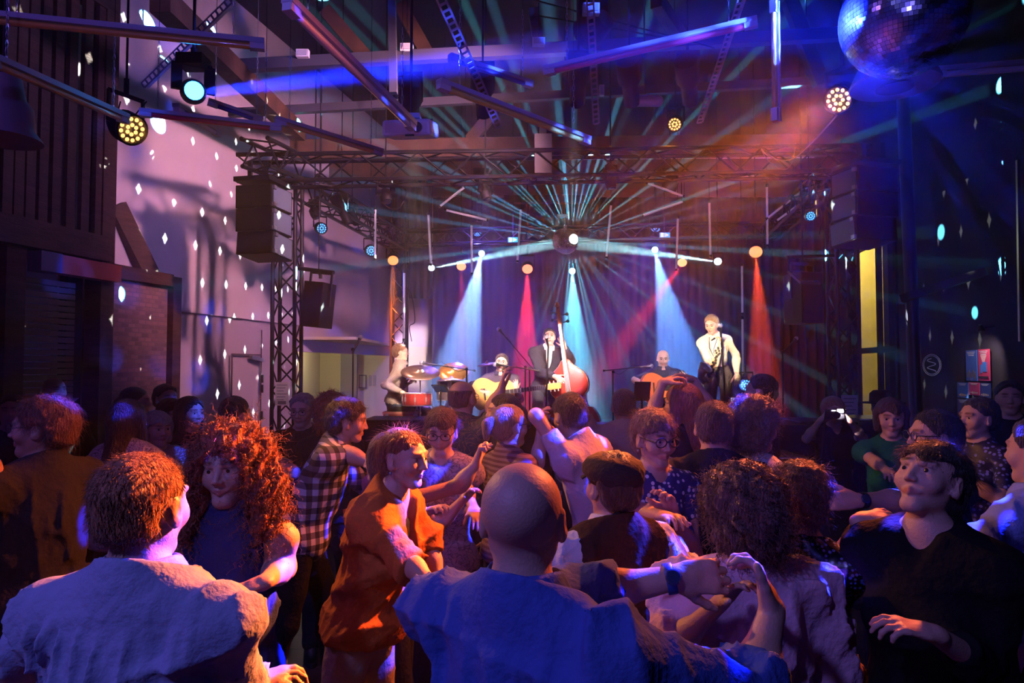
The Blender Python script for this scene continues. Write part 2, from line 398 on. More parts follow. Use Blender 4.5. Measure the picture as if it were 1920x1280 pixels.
# courtyard beyond the window: yellow wall, lamp
struct('wall_outside', M().box((9.4, 17.2, 3.0), (5.2, .3, 7)), mat('ochre_render', (.72, .55, .1), .85, var=.12, vscale=2), label='yellow wall outside the window')
struct('wall_outside_grey', M().box((8.75, 14.2, 3.0), (1.9, .2, 7)), mat('grey_render', (.12, .14, .12), .85, var=.3, vscale=2), label='grey wall outside the window')
struct('ground_outside', M().box((9.2, 14.5, -.12), (4.4, 6, .2)), DARKWALL, label='yard outside')
yl = bpy.data.lights.new('yard_light', 'POINT'); yl.energy = 420; yl.color = (1, .86, .55); yl.shadow_soft_size = .2
yt = thing('yard_lamp', 'wall lamp in the yard outside the tall window', 'lamp', (8.0, 15.6, 5.3))
obj('post', M().cyl((8.0, 15.6, 5.45), (8.0, 15.6, 7.2), .02, n=8), BLK, yt)
obj('lamp_shade', M().lathe((8.0, 15.6, 5.5), (0, 0, -1), [(0, .05), (.1, .16), (.14, .16)]), BLK, yt)
ylo = bpy.data.objects.new('yard_bulb', yl); C.objects.link(ylo); ylo.parent = yt
# steel column and cross rails on the right
cx = P(1720, 690, 8.3)
col = M().cyl((cx.x, cx.y, 0), (cx.x - .12, cx.y, 6.6), .075, n=20)
struct('trim_column', col, mat('purple_steel', (.12, .1, .16), .4, .3), label='slim round steel column', smooth=True)
struct('trim_rail', M().bar(P(1690, 560, 8.2), P(1850, 508, 7.6), .1, .09), mat('dark_rail', (.05, .04, .06), .5), label='dark rail on the right wall')
struct('trim_window_glow', M().bar(P(1908, 300, 5.2), P(1913, 640, 5.2), .02, .02), mat('yellow_lit_edge', (.5, .45, .3), .3, .8), label='thin yellow bar in place of a lit window edge at the side')  # yellow window light put into the bar's colour
# stage
STG = mat('stage_black', (.02, .018, .02), .5)
struct('floor_stage', M().prism([(-3.3, 8.7, 0), (5.6, 8.7, 0), (5.6, 15.3, 0), (-2.6, 15.3, 0)], (0, 0, .55), (0, 0, .83)), STG, label='black stage deck')
struct('trim_stage', M().box((1.15, 8.75, .28), (8.8, .05, .55)), STG, label='black stage skirt')
# curtains
def curtain(name, label, x0, x1, y, z0, z1, amp, n, material):
    vs = []; fs = []; K = n * 8
    for i in range(K + 1):
        t = i / K; x = x0 + (x1 - x0) * t
        yy = y + amp * math.sin(t * n * 2 * math.pi) + amp * .4 * math.sin(t * n * 4.7 + 1)
        for z in (z0, (z0 + z1) / 2, z1): vs.append((x, yy, z))
    for i in range(K):
        for j in (0, 1): a = i * 3 + j; fs.append((a, a + 3, a + 4, a + 1))
    o = obj(name, M().add(vs, fs), material, smooth=2)
    sm = o.modifiers.new('cloth', 'SOLIDIFY'); sm.thickness = .01
    return tag(o, label, 'curtain')
CURT = mat('black_curtain', (.05, .04, .055), .9, sheen=.2, bump=.1, bscale=40)
curtain('stage_curtain', 'wide black pleated stage backdrop curtain', -1.7, 6.1, 14.6, .84, 5.6, .016, 44, CURT)
curtain('masking_curtain', 'short black curtain hanging above the pale wall strip', -2.55, -1.7, 14.45, 3.4, 7.19, .03, 6, CURT)
curtain('side_curtain', 'tall reddish-black curtain at the right end of the stage', 4.75, 6.0, 12.4, .84, 4.7, .04, 8, mat('side_curtain_cloth', (.1, .04, .04), .9))
# roof timbers
def beam(name, a, b, w, h, material, label): return struct(name, M().bar(a, b, w, h), material, label=label)
beam('trim_beam', P(548, 283, 9.4), P(1570, 272, 9.4), .2, .26, BEAMW, 'big brown tie beam above the stage front')
beam('trim_beam', P(560, 322, 12.5), P(1570, 314, 12.5), .2, .3, BEAMW, 'brown beam further up stage')
beam('trim_beam', P(430, 125, 7.2), P(1620, 62, 7.0), .1, .12, mat('rail_blue_lit', (.07, .07, .1), .5, .3), 'long rail under the roof, blue light in its colour')  # blue stage light on the rails put into their colour
beam('trim_beam', P(430, 212, 8.6), P(1620, 148, 8.2), .08, .1, MATS['rail_blue_lit'], 'second rail nearer the stage, blue light in its colour')
beam('trim_beam', P(300, 0, 5.6), P(560, 250, 9), .18, .2, BEAMW, 'sloping roof timber')
for i, (a, b) in enumerate(((P(610, 20, 8), P(690, 112, 8)), (P(750, 10, 8), P(800, 100, 8)), (P(1000, 20, 8), P(1010, 90, 8)), (P(960, 170, 9.5), P(880, 265, 9.5)), (P(1230, 0, 7), P(1290, 90, 8)), (P(1480, 0, 8), P(1540, 160, 8)))):
    beam('trim_rafter', a, b, .12, .16, BEAMW, 'short roof brace')
beam('trim_pipe', P(735, 0, 6.4), P(738, 175, 6.4), .07, .07, mat('duct', (.16, .16, .2), .4, .5), 'vertical pipe under the roof')
for i, (a, b) in enumerate(((P(1000, 0, 6), P(1340, 90, 7)), (P(1010, 30, 6), P(1300, 80, 7)))):
    beam('trim_cable', a, b, .012, .012, BLKP, 'thin cable run under the roof')
beam('trim_duct', P(945, 374, 13.5), P(1110, 374, 13.5), .16, .14, mat('duct2', (.3, .2, .16), .4, .6), 'short duct above the stage')
# ------------------------------------------------------------------ trusses
def truss(a, b, w, label, up=(0, 0, 1), step=None, group=None, tri=False):
    a, b = V(a), V(b); d = (b - a); L = d.length; d.normalize(); u = V(up)
    if abs(d.dot(u)) > .95: u = V((0, 1, 0))
    x = d.cross(u).normalized(); z = x.cross(d)
    t = thing('truss', label, 'truss', a, group)
    cs = [(-1, -1), (1, -1), (1, 1), (-1, 1)]
    r = .025
    for i, j in cs:
        o_ = x * i * w / 2 + z * j * w / 2
        obj('chord', M().cyl(a + o_, b + o_, r, n=8), BLK, t, True)
    m = M(); n = max(1, round(L / (step or w * 1.1)))
    for k in range(4):
        c1, c2 = cs[k], cs[(k + 1) % 4]
        for s in range(n):
            q = [c1, c2] if s % 2 else [c2, c1]
            p = [a + x * c[0] * w / 2 + z * c[1] * w / 2 + d * L * (s + e) / n for e, c in enumerate(q)]
            m.cyl(p[0], p[1], .011, n=5, cap=False)
    obj('bracing', m, BLK, t)
    return t
TW = .26
FT = truss(P(452, 322, 7.7), P(1622, 302, 8.2), .3, 'long black box truss across the front of the stage')
tl = P(539, 690, 8.15); truss((tl.x, tl.y, 0), (tl.x - .02, tl.y, 4.15), TW, 'black truss tower left of the stage carrying the paper notice').rotation_euler = (0, 0, 0)
tr_ = P(1583, 690, 8.6); truss((tr_.x, tr_.y, 0), (tr_.x, tr_.y, 4.3), TW, 'black truss tower right of the stage beside the window')
tb_ = P(748, 690, 12.6); truss((tb_.x, tb_.y, .83), (tb_.x, tb_.y, 4.7), TW, 'rear truss tower lit red behind the drummer')
truss(P(575, 350, 8.4), P(750, 455, 12.6), .28, 'black truss running back up stage along the plaster wall')
truss(P(750, 447, 12.6), P(1470, 430, 12.6), .26, 'rear truss across the back of the stage')
truss(P(478, 285, 7.0), P(556, 318, 8.1), .28, 'short truss arm above the left line array speaker')
truss(P(1556, 330, 8.5), P(1440, 440, 12.5), .26, 'right truss running back up stage')
# ------------------------------------------------------------------ line arrays
PAN = mat('speaker_side_blue_lit', (.1, .13, .17), .45)  # blue light on the cabinet sides put into this colour
GRL = mat('speaker_grille', (.004, .004, .005), .8, bump=.4, bscale=300, spec=.1)
def line_array(px0, px1, py0, py1, d, n, yaw, label, side):
    c0 = P((px0 + px1) / 2, py0, d); c1 = P((px0 + px1) / 2, py1, d); w_ = (px1 - px0) / F * d; h = (c0.z - c1.z) / n
    t = thing('line_array_speaker', label, 'speaker', (c0.x, c0.y, c0.z))
    rz = Matrix.Rotation(yaw, 3, 'Z'); z = c0.z; tilt = 0
    obj('rigging_frame', M().box((c0.x, c0.y + .15, c0.z + .05), (w_, .45, .05), rz).bar((c0.x - w_ * .2, c0.y, c0.z + .05), (c0.x - w_ * .2, c0.y, c0.z + .25), .04, .04).bar((c0.x + w_ * .2, c0.y, c0.z + .05), (c0.x + w_ * .2, c0.y, c0.z + .25), .04, .04), BLK, t)
    for k in range(n):
        tilt = R(2.2 * k * k / 2.0); rot = rz @ Matrix.Rotation(-tilt, 3, 'X')
        c = V((c0.x, c0.y + .2, z - h / 2)) + V((0, .03 * k * k * .4, 0))
        cab = obj('cabinet', M().box(c, (w_, .42, h * .96), rot), BLKP, t)
        obj('grille', M().box(c + rot @ V((0, -.215, 0)), (w_ * .97, .012, h * .9), rot), GRL, cab)
        obj('side_plate', M().box(c + rot @ V((side * (w_ / 2 + .004), 0, 0)), (.012, .36, h * .86), rot), PAN, cab)
        for e in (-.45, .45):
            obj('latch', M().box(c + rot @ V((side * (w_ / 2 + .012), -.17, h * e * .8)), (.03, .05, .04), rot), STEEL, cab)
        z -= h
    return t
line_array(446, 521, 345, 478, 7.3, 3, R(-12), 'black line array speaker hanging on the left of the stage', 1)
line_array(1592, 1682, 312, 452, 7.3, 3, R(14), 'black line array speaker hanging on the right of the stage', -1)
def wall_speaker(px, py, d, w_, h, dep, tilt, yaw, label):
    c = P(px, py, d); rot = Matrix.Rotation(yaw, 3, 'Z') @ Matrix.Rotation(tilt, 3, 'Y')
    t = thing('hanging_speaker', label, 'speaker', c)
    obj('cabinet', M().box(c, (w_, dep, h), rot), BLKP, t)
    obj('grille', M().box(c + rot @ V((0, -dep / 2, 0)), (w_ * .92, .012, h * .95), rot), GRL, t)
    br = M()
    for s in (-1, 1): br.bar(c + rot @ V((s * (w_ / 2 + .015), 0, .0)), c + rot @ V((s * (w_ / 2 + .015), 0, h / 2 + .12)), .02, .04)
    br.bar(c + rot @ V((-w_ / 2 - .02, 0, h / 2 + .12)), c + rot @ V((w_ / 2 + .02, 0, h / 2 + .12)), .02, .04)
    obj('yoke', br, BLK, t)
    return c, rot, t
c, rot, t = wall_speaker(597, 572, 7.9, .24, .52, .3, R(6), R(-14), 'small black speaker tilted under a bar on the left truss tower')
hang(t, c + V((0, 0, .35)), .006); obj('mounting_bar', M().cyl(P(560, 503, 8.0), P(626, 511, 7.9), .025, n=10).cyl(P(601, 510, 7.9), P(601, 522, 7.9), .02), BLK, t)
c, rot, t = wall_speaker(1506, 560, 8.4, .3, .62, .34, R(0), R(14), 'black speaker under a bar beside the right truss tower')
obj('mounting_bar', M().cyl(P(1475, 482, 8.4), P(1570, 479, 8.55), .022, n=10), BLK, t)
hang(t, c + V((0, 0, .4)), .01); obj('sloping_top', M().box(P(1507, 520, 8.3), (.28, .3, .03), Matrix.Rotation(R(14), 3, 'Z') @ Matrix.Rotation(R(35), 3, 'X')), mat('greytop', (.25, .22, .2), .5), t)
cs_ = P(1018, 292, 7.9); t = thing('centre_speaker', 'grey speaker hanging from the middle of the front truss', 'speaker', cs_)
obj('cabinet', M().box(cs_, (.2, .2, .46), None, 1).box(cs_ + V((0, 0, -.25)), (.13, .16, .05)), mat('greycab', (.1, .09, .1), .6), t)
obj('bracket', M().bar(cs_ + V((0, 0, .22)), cs_ + V((0, 0, .42)), .08, .08), BLK, t)
# ------------------------------------------------------------------ lamps
def par(px, py, d, rpx, label, color, aim, watts, deg, lens_col, es, group=None, leds=18, blend=.4, lens_aim=None, name='par_lamp', gobo=None, radius=.04):
    """LED wash lamp: housing, yoke, lens ring, LED cluster and its own light"""
    c = P(px, py, d); r = rpx / F * d; aim = V(aim); ax = ((lens_aim and V(lens_aim) or aim) - c).normalized()
    t = thing(name, label, 'stage light', c, group)
    obj('housing', M().lathe(c + ax * -r * .1, -ax, [(0, r * 1.12), (r * .9, r * 1.12), (r * 1.9, r * .75), (r * 2.1, r * .3)], 20), BLKP, t, True)
    obj('lens_ring', M().lathe(c, -ax, [(-.0, r * 1.1), (-.012, r * 1.12), (-.012, r * 1.0), (.0, r * .98)], 24), BLK, t, True)
    u = ax.cross(V((0, 0, 1))).normalized(); v = u.cross(ax); yk = M(); top = c - ax * r * .8 + V((0, 0, r * 2.2))
    for s in (-1, 1): yk.bar(c - ax * r * .8 + u * s * r * 1.25, top + u * s * r * 1.25, r * .15, r * .3)
    yk.bar(top - u * r * 1.3, top + u * r * 1.3, r * .3, r * .15, up=ax).cyl(top, top + V((0, 0, r * 1.2)), r * .18, n=8)
    obj('yoke', yk, BLK, t)
    if 'standing on' in label:
        obj('stand', M().cyl(c - ax * r * .8 - V((0, 0, r * 1.1)), (c.x - ax.x * r * .8, c.y - ax.y * r * .8, .84), .015, n=8).lathe((c.x - ax.x * r * .8, c.y - ax.y * r * .8, .831), (0, 0, 1), [(0, .16), (.02, .15)]), BLK, t)
    else: hang(t, top + V((0, 0, r)), .008)
    em = mat('led_' + label[:24], (0, 0, 0), .4, emit=lens_col, estr=es)
    m = M()
    if leds:
        for ring, cnt in ((.33, 6), (.75, 12)) if leds == 18 else ((.0, 1), (.45, 6), (.8, 12)):
            for k in range(cnt):
                a = 2 * math.pi * (k + .3) / cnt; p = c + (u * math.cos(a) + v * math.sin(a)) * r * ring + ax * .002
                m.lathe(p, ax, [(0, r * .15), (.004, r * .13), (.008, r * .06)], 8)
        obj('lens_plate', M().disc(c, -ax, r * .98), mat('plate_' + label[:24], (.1, .1, .1), .4, emit=lens_col, estr=es * .12), t)
    else: m.lathe(c, ax, [(0, r), (r * .1, r * .85), (r * .2, r * .4)], 20)
    obj('led_cluster', m, em, t)
    if watts: spot(name + '_beam', c + ax * .06, aim, color, watts, deg, blend, radius, t, gobo)
    return t
AMB = (1, .38, .06); AML = (1, .46, .13)
par(247, 243, 4.6, 27, 'amber lamp glowing at the top left', AMB, (1.9, 2.2, .9), 420, 50, AML, 2.6)
par(1572, 187, 4.6, 25, 'amber lamp glowing below the big mirror ball', (1, .16, .03), (-1.3, 1.7, 1.1), 1200, 56, AML, 2.8)
_t = S.objects['par_lamp.001'] if 'par_lamp.001' in S.objects else None
if _t is not None: spot('par_lamp_core', P(1572, 187, 4.55), (-1.2, 1.6, 1.2), (1, .18, .03), 7000, 26, .9, .04, _t)
par(1265, 233, 8.2, 13, 'small amber lamp above the front truss', AMB, (-.5, 3, 1), 60, 40, AML, 2.6)
RED = (1, .06, .03)
warm = [(737, 488, 12.4, 10, 'warm lamp on the rear truss tower', (1, .17, .04), P(737, 800, 12.4), 150, 16, (1, .2, .05)),
        (865, 499, 13.4, 9, 'red lamp left of the left white beam', (1, .06, .03), P(868, 800, 13.2), 90, 14, (1, .25, .1)),
        (989, 504, 13.4, 10, 'red lamp with a red shaft behind the singer', (1, .02, .03), P(983, 850, 13.3), 700, 19, (1, .2, .1)),
        (1279, 492, 13.4, 9, 'red lamp whose shaft slants down left', (1, .02, .02), P(1050, 800, 12.2), 300, 13, (1, .3, .12)),
        (1417, 472, 11.6, 12, 'red lamp with a vertical shaft on the right of the stage', (1, .07, .02), P(1440, 850, 11.4), 340, 17, (1, .2, .06))]
for (px, py, d, r, lb, c, aim, W, dg, lc) in warm:
    par(px, py, d, r, lb, c, aim, W * 170, dg, lc, 2.6, leds=0, lens_aim=P(px, 800, d - 4), blend=.5, radius=.02)
BLU = (.1, .15, 1)
par(895, 438, 13.2, 8, 'blue lamp left of the stage mirror ball', (.07, .06, 1), P(930, 900, 11), 2200, 75, (.05, .25, 1), 2.2)
par(1229, 429, 13.2, 9, 'blue lamp right of the stage mirror ball', (.09, .05, 1), P(1160, 900, 11), 2200, 75, (.05, .25, 1), 2.2)
par(1520, 405, 8.2, 9, 'blue lamp beside the right line array', BLU, (1, 9, 1), 60, 40, (.05, .4, 1), 2.2, lens_aim=(3, 3, 2.5))
par(603, 428, 8.6, 10, 'pale blue lamp behind the left line array', BLU, (.5, 10, 1.5), 120, 45, (.1, .4, 1), 2.2, lens_aim=(1, 4, 2))
par(696, 470, 10.6, 10, 'pale blue lamp on the truss near the plaster wall', BLU, (1, 10, 1.2), 120, 45, (.1, .4, 1), 2.2, lens_aim=(.5, 4, 2))
par(1399, 722, 10.2, 11, 'blue lamp standing on the stage floor beside the saxophonist', (.04, .12, 1), (-.6, 13, 2.2), 160, 80, (.1, .4, 1), 2.2, lens_aim=(2.6, 4, 2))
# narrow white-blue beams
CY = (.3, .75, 1)
def beamlamp(px, py, d, label, aim, W, deg, color=CY, bars=True, r=6):
    return par(px, py, d, r, label, color, aim, W, deg, (.5, .85, 1), 6, leds=0, blend=.15, name='beam_light', gobo=gobo_fn('bars', 26 if deg < 20 else 9) if bars else None, radius=.01, lens_aim=P(px, 640, d - 5))
beamlamp(903, 475, 13.4, 'beam light fanning down left behind the guitarist', P(835, 800, 13.2), 200000, 25, (.2, .42, 1))
beamlamp(1073, 508, 13.4, 'beam light fanning down behind the double bass', P(1085, 850, 13.3), 170000, 23, (.12, .7, 1))
beamlamp(1228, 468, 13.4, 'beam light fanning down right behind the saxophonist', P(1300, 800, 13.2), 200000, 25, (.1, .32, 1))
MB = P(1060, 452, 10)
beamlamp(809, 502, 11.5, 'beam light at the left pointing at the stage mirror ball', MB, 300000, 4.4, (.4, .9, 1), False, 6)
beamlamp(1346, 490, 11.5, 'beam light at the right pointing at the stage mirror ball', MB, 300000, 4.4, (.4, .9, 1), False, 7)
# moving heads
def moving_head(px, py, d, s, label, ax, lens=None, beam=None):
    c = P(px, py, d); ax = V(ax).normalized(); t = thing('moving_head', label, 'stage light', c)
    top = c + V((0, 0, s * 1.5))
    obj('lamp_base', M().box(top, (s * 1.3, s * 1.1, s * .55)), BLKP, t)
    u = ax.cross(V((0, 0, 1))).normalized(); yk = M()
    for k in (-1, 1): yk.bar(c + u * k * s * .75, c + u * k * s * .75 + V((0, 0, s * 1.35)), s * .2, s * .5, up=u)
    yk.bar(c - u * s * .85 + V((0, 0, s * 1.3)), c + u * s * .85 + V((0, 0, s * 1.3)), s * .4, s * .2)
    hang(t, top + V((0, 0, s * .6)), .01)
    obj('yoke', yk, BLKP, t)
    hd = obj('head_shell', M().lathe(c - ax * s * .8, ax, [(0, s * .35), (s * .25, s * .58), (s * .9, s * .62), (s * 1.3, s * .56), (s * 1.5, s * .5)], 20), BLKP, t, True)
    obj('clamp', M().cyl(top, top + V((0, 0, s * .7)), s * .15, n=8), BLK, t)
    obj('front_lens', M().lathe(c + ax * s * .7, ax, [(0, s * .44), (s * .06, s * .36), (s * .1, s * .1)], 18), lens or mat('dark_lens', (.02, .02, .03), .1), hd)
    return t, c
BB = P(1693, 32, 3.3)
t, c = moving_head(362, 172, 4.2, .125, 'moving head throwing a blue beam towards the big mirror ball', (.45, -.8, -.25), mat('blue_lens', (0, 0, 0), .3, emit=(.02, .3, 1), estr=25))
spot('blue_beam', P(372, 176, 4.1), BB + V((0, 0, .05)), (.008, .02, 1), 700000, 5.8, .9, .03, t)
moving_head(723, 368, 8.0, .12, 'unlit moving head hanging left under the front truss', (.3, -.4, -1))
moving_head(910, 362, 8.0, .11, 'unlit moving head hanging left of centre under the front truss', (.2, -.2, -1))
moving_head(1145, 342, 8.0, .11, 'unlit moving head hanging right of centre under the front truss', (.1, -.2, -1))
moving_head(590, 400, 8.9, .1, 'unlit moving head behind the left line array', (.5, -.1, -1))
# wash lamps; those behind the photographer are unseen, added as blue fill
def wash(loc, aim, color, W, deg, label):
    c = V(loc); ax = (V(aim) - c).normalized(); t = thing('fill_wash', label, 'stage light', c)
    obj('housing', M().lathe(c, -ax, [(0, .13), (.12, .13), (.25, .08)], 16), BLKP, t, True)
    obj('yoke', M().bar(c - ax * .1, c - ax * .1 + V((0, 0, .25)), .26, .02), BLK, t)
    hang(t, c - ax * .1 + V((0, 0, .2)), .01)
    spot('wash_beam', c + ax * .03, aim, color, W, deg, .8, .12, t)
def profile(px, py, d, label, aim, color, W, deg, ax=None):
    c = P(px, py, d); ax = (V(aim) - c).normalized(); t = thing('profile_spotlight', label, 'stage light', c)
    obj('housing', M().lathe(c - ax * .2, ax, [(0, .06), (.02, .085), (.2, .085), (.24, .06), (.42, .06)], 14), BLKP, t, True)
    obj('yoke', M().bar(c, c + V((0, 0, .22)), .18, .02), BLK, t)
    hang(t, c + V((0, 0, .2)), .008)
    obj('lens', M().disc(c + ax * .215, ax, .055), mat('lens_warm', (0, 0, 0), .4, emit=(1, .8, .6), estr=2), t)
    spot('profile_beam', c + ax * .24, aim, color, W, deg, .6, .06, t); return t
WRM = (1, .74, .5)
profile(770, 190, 5.0, 'profile spotlight under the roof aimed at the drummer', P(800, 700, 9.4), WRM, 4200, 16)
profile(1085, 150, 5.0, 'profile spotlight under the roof aimed at the double bass', P(1045, 690, 9.2), (1, .72, .62), 4600, 14)
profile(1290, 150, 5.0, 'profile spotlight under the roof aimed at the saxophonist', P(1350, 670, 9.0), (1, .76, .5), 3500, 12)
profile(905, 170, 5.0, 'profile spotlight under the roof aimed at the left guitarist', P(935, 715, 9.2), (1, .72, .62), 5200, 11)
profile(1180, 150, 5.0, 'profile spotlight under the roof aimed at the seated guitarist', P(1245, 700, 9.2), (.95, .7, .7), 4600, 11)
profile(660, 402, 10.5, 'added spotlight on the side truss brightening the pale wall strip', P(786, 660, 15.2), (1, .78, .78), 2600, 17)  # added lamp, in place of spill from the drummer's light
profile(640, 392, 9.2, 'profile spotlight on the side truss washing the drummer', P(790, 690, 9.4), (1, .6, .45), 260, 30)
wash((.6, 5.6, 4.7), (-3.9, 11.0, 3.6), (1, .45, .58), 1500, 78, 'pink wash lamp high over the hall aimed at the plaster wall')
wash((-2.2, -1.5, 4.6), (.4, 3, 1.2), (.22, .2, .95), 330, 58, 'added blue fill lamp above the rear of the hall')  # unseen lamp added to fill the near dancers' backs with blue
wash((.2, -1.8, 2.9), (.1, 4.5, 4.6), (.16, .13, 1), 190, 84, 'added low blue fill lamp behind the photographer lighting the hanging tubes')  # unseen lamp added to brighten the hanging tubes from behind
wash((-4.0, 1.2, 4.6), (.5, 3.5, 1.0), (.3, .12, 1), 100, 75, 'violet wash lamp by the timber front')
wash((-.7, 4.6, 4.9), (-4.6, 8.0, 4.6), (.5, .3, 1), 260, 80, 'violet wash lamp high over the hall aimed at the plaster wall')
wash((-.5, 11.2, 4.9), (-.2, 14.6, 2.2), (.15, .08, 1), 1300, 84, 'added blue fill lamp on the curtain, left of the centre')  # lamp added to turn the curtain blue
wash((2.6, 11.2, 4.9), (2.4, 14.6, 2.2), (.22, .06, .8), 600, 84, 'added violet fill lamp on the curtain, right of the centre')  # lamp added to turn the curtain violet
# ------------------------------------------------------------------ mirror balls
def mirror_ball(c, r, n, label):
    t = thing('mirror_ball', label, 'mirror ball', c)
    m = M(); rows = n
    for i in range(rows):
        a0 = math.pi * i / rows; a1 = math.pi * (i + 1) / rows; am = (a0 + a1) / 2
        cnt = max(4, int(2 * rows * math.sin(am)))
        for k in range(cnt):
            b0 = 2 * math.pi * k / cnt; b1 = 2 * math.pi * (k + .93) / cnt; aa = a0 + (a1 - a0) * .93
            nm = V((math.sin(am) * math.cos((b0 + b1) / 2), math.sin(am) * math.sin((b0 + b1) / 2), math.cos(am)))
            j = V((random.gauss(0, .02), random.gauss(0, .02), random.gauss(0, .02)))
            nj = (nm + j).normalized(); q = []
            for a, b in ((a0, b0), (aa, b0), (aa, b1), (a0, b1)):
                p = V((math.sin(a) * math.cos(b), math.sin(a) * math.sin(b), math.cos(a))) * r
                p = p + nj * ((nm * r * 1.004).dot(nj) - p.dot(nj)); q.append(c + p)
            m.add(q, [(0, 1, 2, 3)])
    core = obj('core', M().ball(c, r * .985, 48, 32), mat('ball_core', (.03, .03, .04), .5), t, 2)
    obj('mirror_tiles', m, mat('mirror', (.85, .88, .92), .2, 1), t)
    obj('cap', M().cyl(c + V((0, 0, r * .97)), c + V((0, 0, r * 1.2)), r * .12, n=12), STEEL, t)
    hang(t, c + V((0, 0, r * 1.15)), .005, name='chain')
    return t
BBt = mirror_ball(BB, 112 / F * 3.3, 44, 'large mirror ball hanging above the dancers, lit blue')
MBt = mirror_ball(MB, 25 / F * 10, 24, 'smaller mirror ball over the stage, bursting with light rays')
mo = P(1055, 405, 10); obj('motor_plate', M().box(mo, (.16, .12, .03)), mat('plate_white', (.7, .7, .75), .5), MBt)
# spots added at the mirror balls in place of their reflected light
spot('ball_dots', MB + V((-.22, -.02, 0)), P(380, 560, 8.8), (.85, 1, .95), 11000, 75, .1, .008, MBt, gobo_fn('dots', 10))
spot('ball_dots_right', MB + V((.22, -.05, 0)), P(1800, 560, 8.0), (.85, 1, .9), 2500, 60, .1, .008, MBt, gobo_fn('dots', 7))
rr_ = random.Random(5)
for k in range(60):
    a_ = 2 * math.pi * (k + rr_.uniform(-.35, .35)) / 60; y_ = rr_.uniform(-.55, .1) if math.sin(a_) > -.25 else rr_.uniform(.1, .6)
    dv = V((math.cos(a_), y_, math.sin(a_))).normalized(); o_ = MB + V((.08, -.08, 0)) + dv * .24
    side = abs(math.cos(a_)) > .72
    side = abs(math.cos(a_)) > .4
    spot('ball_ray', o_, o_ + dv, (.12, rr_.uniform(.5, .85), 1), rr_.choice((60000, 90000, 140000, 220000)) * (.9 if side else 1), rr_.uniform(2, 3) if side else rr_.uniform(2.5, 5), .6, .006, MBt)
obj('hot_spot', M().disc(MB + V((.11, -.165, .0)), (.5, -.85, 0), .07, 16, .004), mat('ball_hot', (0, 0, 0), .3, emit=(.75, .95, 1), estr=60), MBt)  # glowing disc added as the glint of the beams on the ball
spot('ring_dots', BB + V((-.2, -.12, -.3)), (-.25, 1.7, 1.2), (.015, .03, 1), 9500, 98, .1, .012, BBt, gobo_fn('ring', 14))
spot('ring_dots_up', BB + V((-.33, .05, .1)), P(900, 100, 4.5), (.03, .08, 1), 2500, 90, .1, .03, BBt, gobo_fn('ring', 9))
sh = P(1677, 152, 3.9); t = thing('industrial_lampshade', 'grey industrial lampshade behind the big mirror ball', 'lamp', sh)
SHD = mat('enamel_shade', (.3, .27, .32), .35, .3)
obj('lamp_shade', M().lathe(sh + V((0, 0, -.03)), (0, 0, 1), [(0, .235), (.012, .24), (.1, .2), (.16, .1), (.3, .08)], 32), SHD, t, True)
hang(t, sh + V((0, 0, .25)), .01, name='cord'); obj('bulb_plate', M().disc(sh + V((0, 0, -.045)), (0, 0, 1), .1), mat('shade_in', (.12, .1, .12), .5), t)
sh = P(5, 262, 3.2); t = thing('industrial_lampshade', 'grey industrial lampshade hanging at the left edge', 'lamp', sh)
obj('lamp_shade', M().lathe(sh, (0, 0, 1), [(0, .165), (.01, .16), (.05, .13), (.16, .12), (.2, .09), (.3, .07)], 32), SHD, t, True)
hang(t, sh + V((0, 0, .28)), .01, name='cord')
# ------------------------------------------------------------------ hanging tubes
TUBEH = mat('tube_housing', (.5, .5, .58), .4, .2)
def tube_light(a, b, w_, label, filt, chain=True, group=None):
    a, b = V(a), V(b); t = thing('fluorescent_batten', label, 'tube light', a, group); dn = V((0, 0, -1)); d = (b - a).normalized()
    if abs(d.z) > .9: dn = V((-.7, -.7, 0))
    n2 = d.cross(dn).normalized(); dn = n2.cross(d) * (1 if n2.cross(d).dot(dn) > 0 else -1)
    obj('housing', M().bar(a - dn * w_ * .25, b - dn * w_ * .25, w_, w_ * .5, up=dn), TUBEH, t)
    obj('tube', M().cyl(a + d * .06 + dn * w_ * .28, b - d * .06 + dn * w_ * .28, w_ * .32, n=10), filt, t, True)
    for p in (a, b): obj('end_cap', M().bar(p + dn * w_ * .25, p + (d if p is a else -d) * .07 + dn * w_ * .25, w_ * .8, w_ * .7, up=dn), mat('cap_clear', (.6, .6, .66), .25), t)
    if chain and abs(d.z) < .9:
        for f in (.12, .88):
            p = a.lerp(b, f) - dn * w_ * .5; m = M()
            for k in range(14):
                q = p + V((0, 0, k * .035)); r = Matrix.Rotation(R(90 * (k % 2)), 3, 'Z')
                m.tube([q + r @ V((math.cos(e) * .006, 0, math.sin(e) * .02)) for e in [i * math.pi / 3 for i in range(7)]], .002, 4, False)
            obj('chain', m, STEEL, t); hang(t, p + V((0, 0, .45)), .002, name='wire')
    return t
ORG = mat('orange_tube', (.75, .4, .08), .3, coat=.5); REDT = mat('red_tube', (.7, .05, .08), .3, coat=.5); BLT = mat('blue_tube', (.06, .1, .5), .3, coat=.5)
YLT = mat('yellow_tube', (.75, .62, .06), .3, coat=.5); WHT = mat('white_tube', (.72, .72, .76), .4)
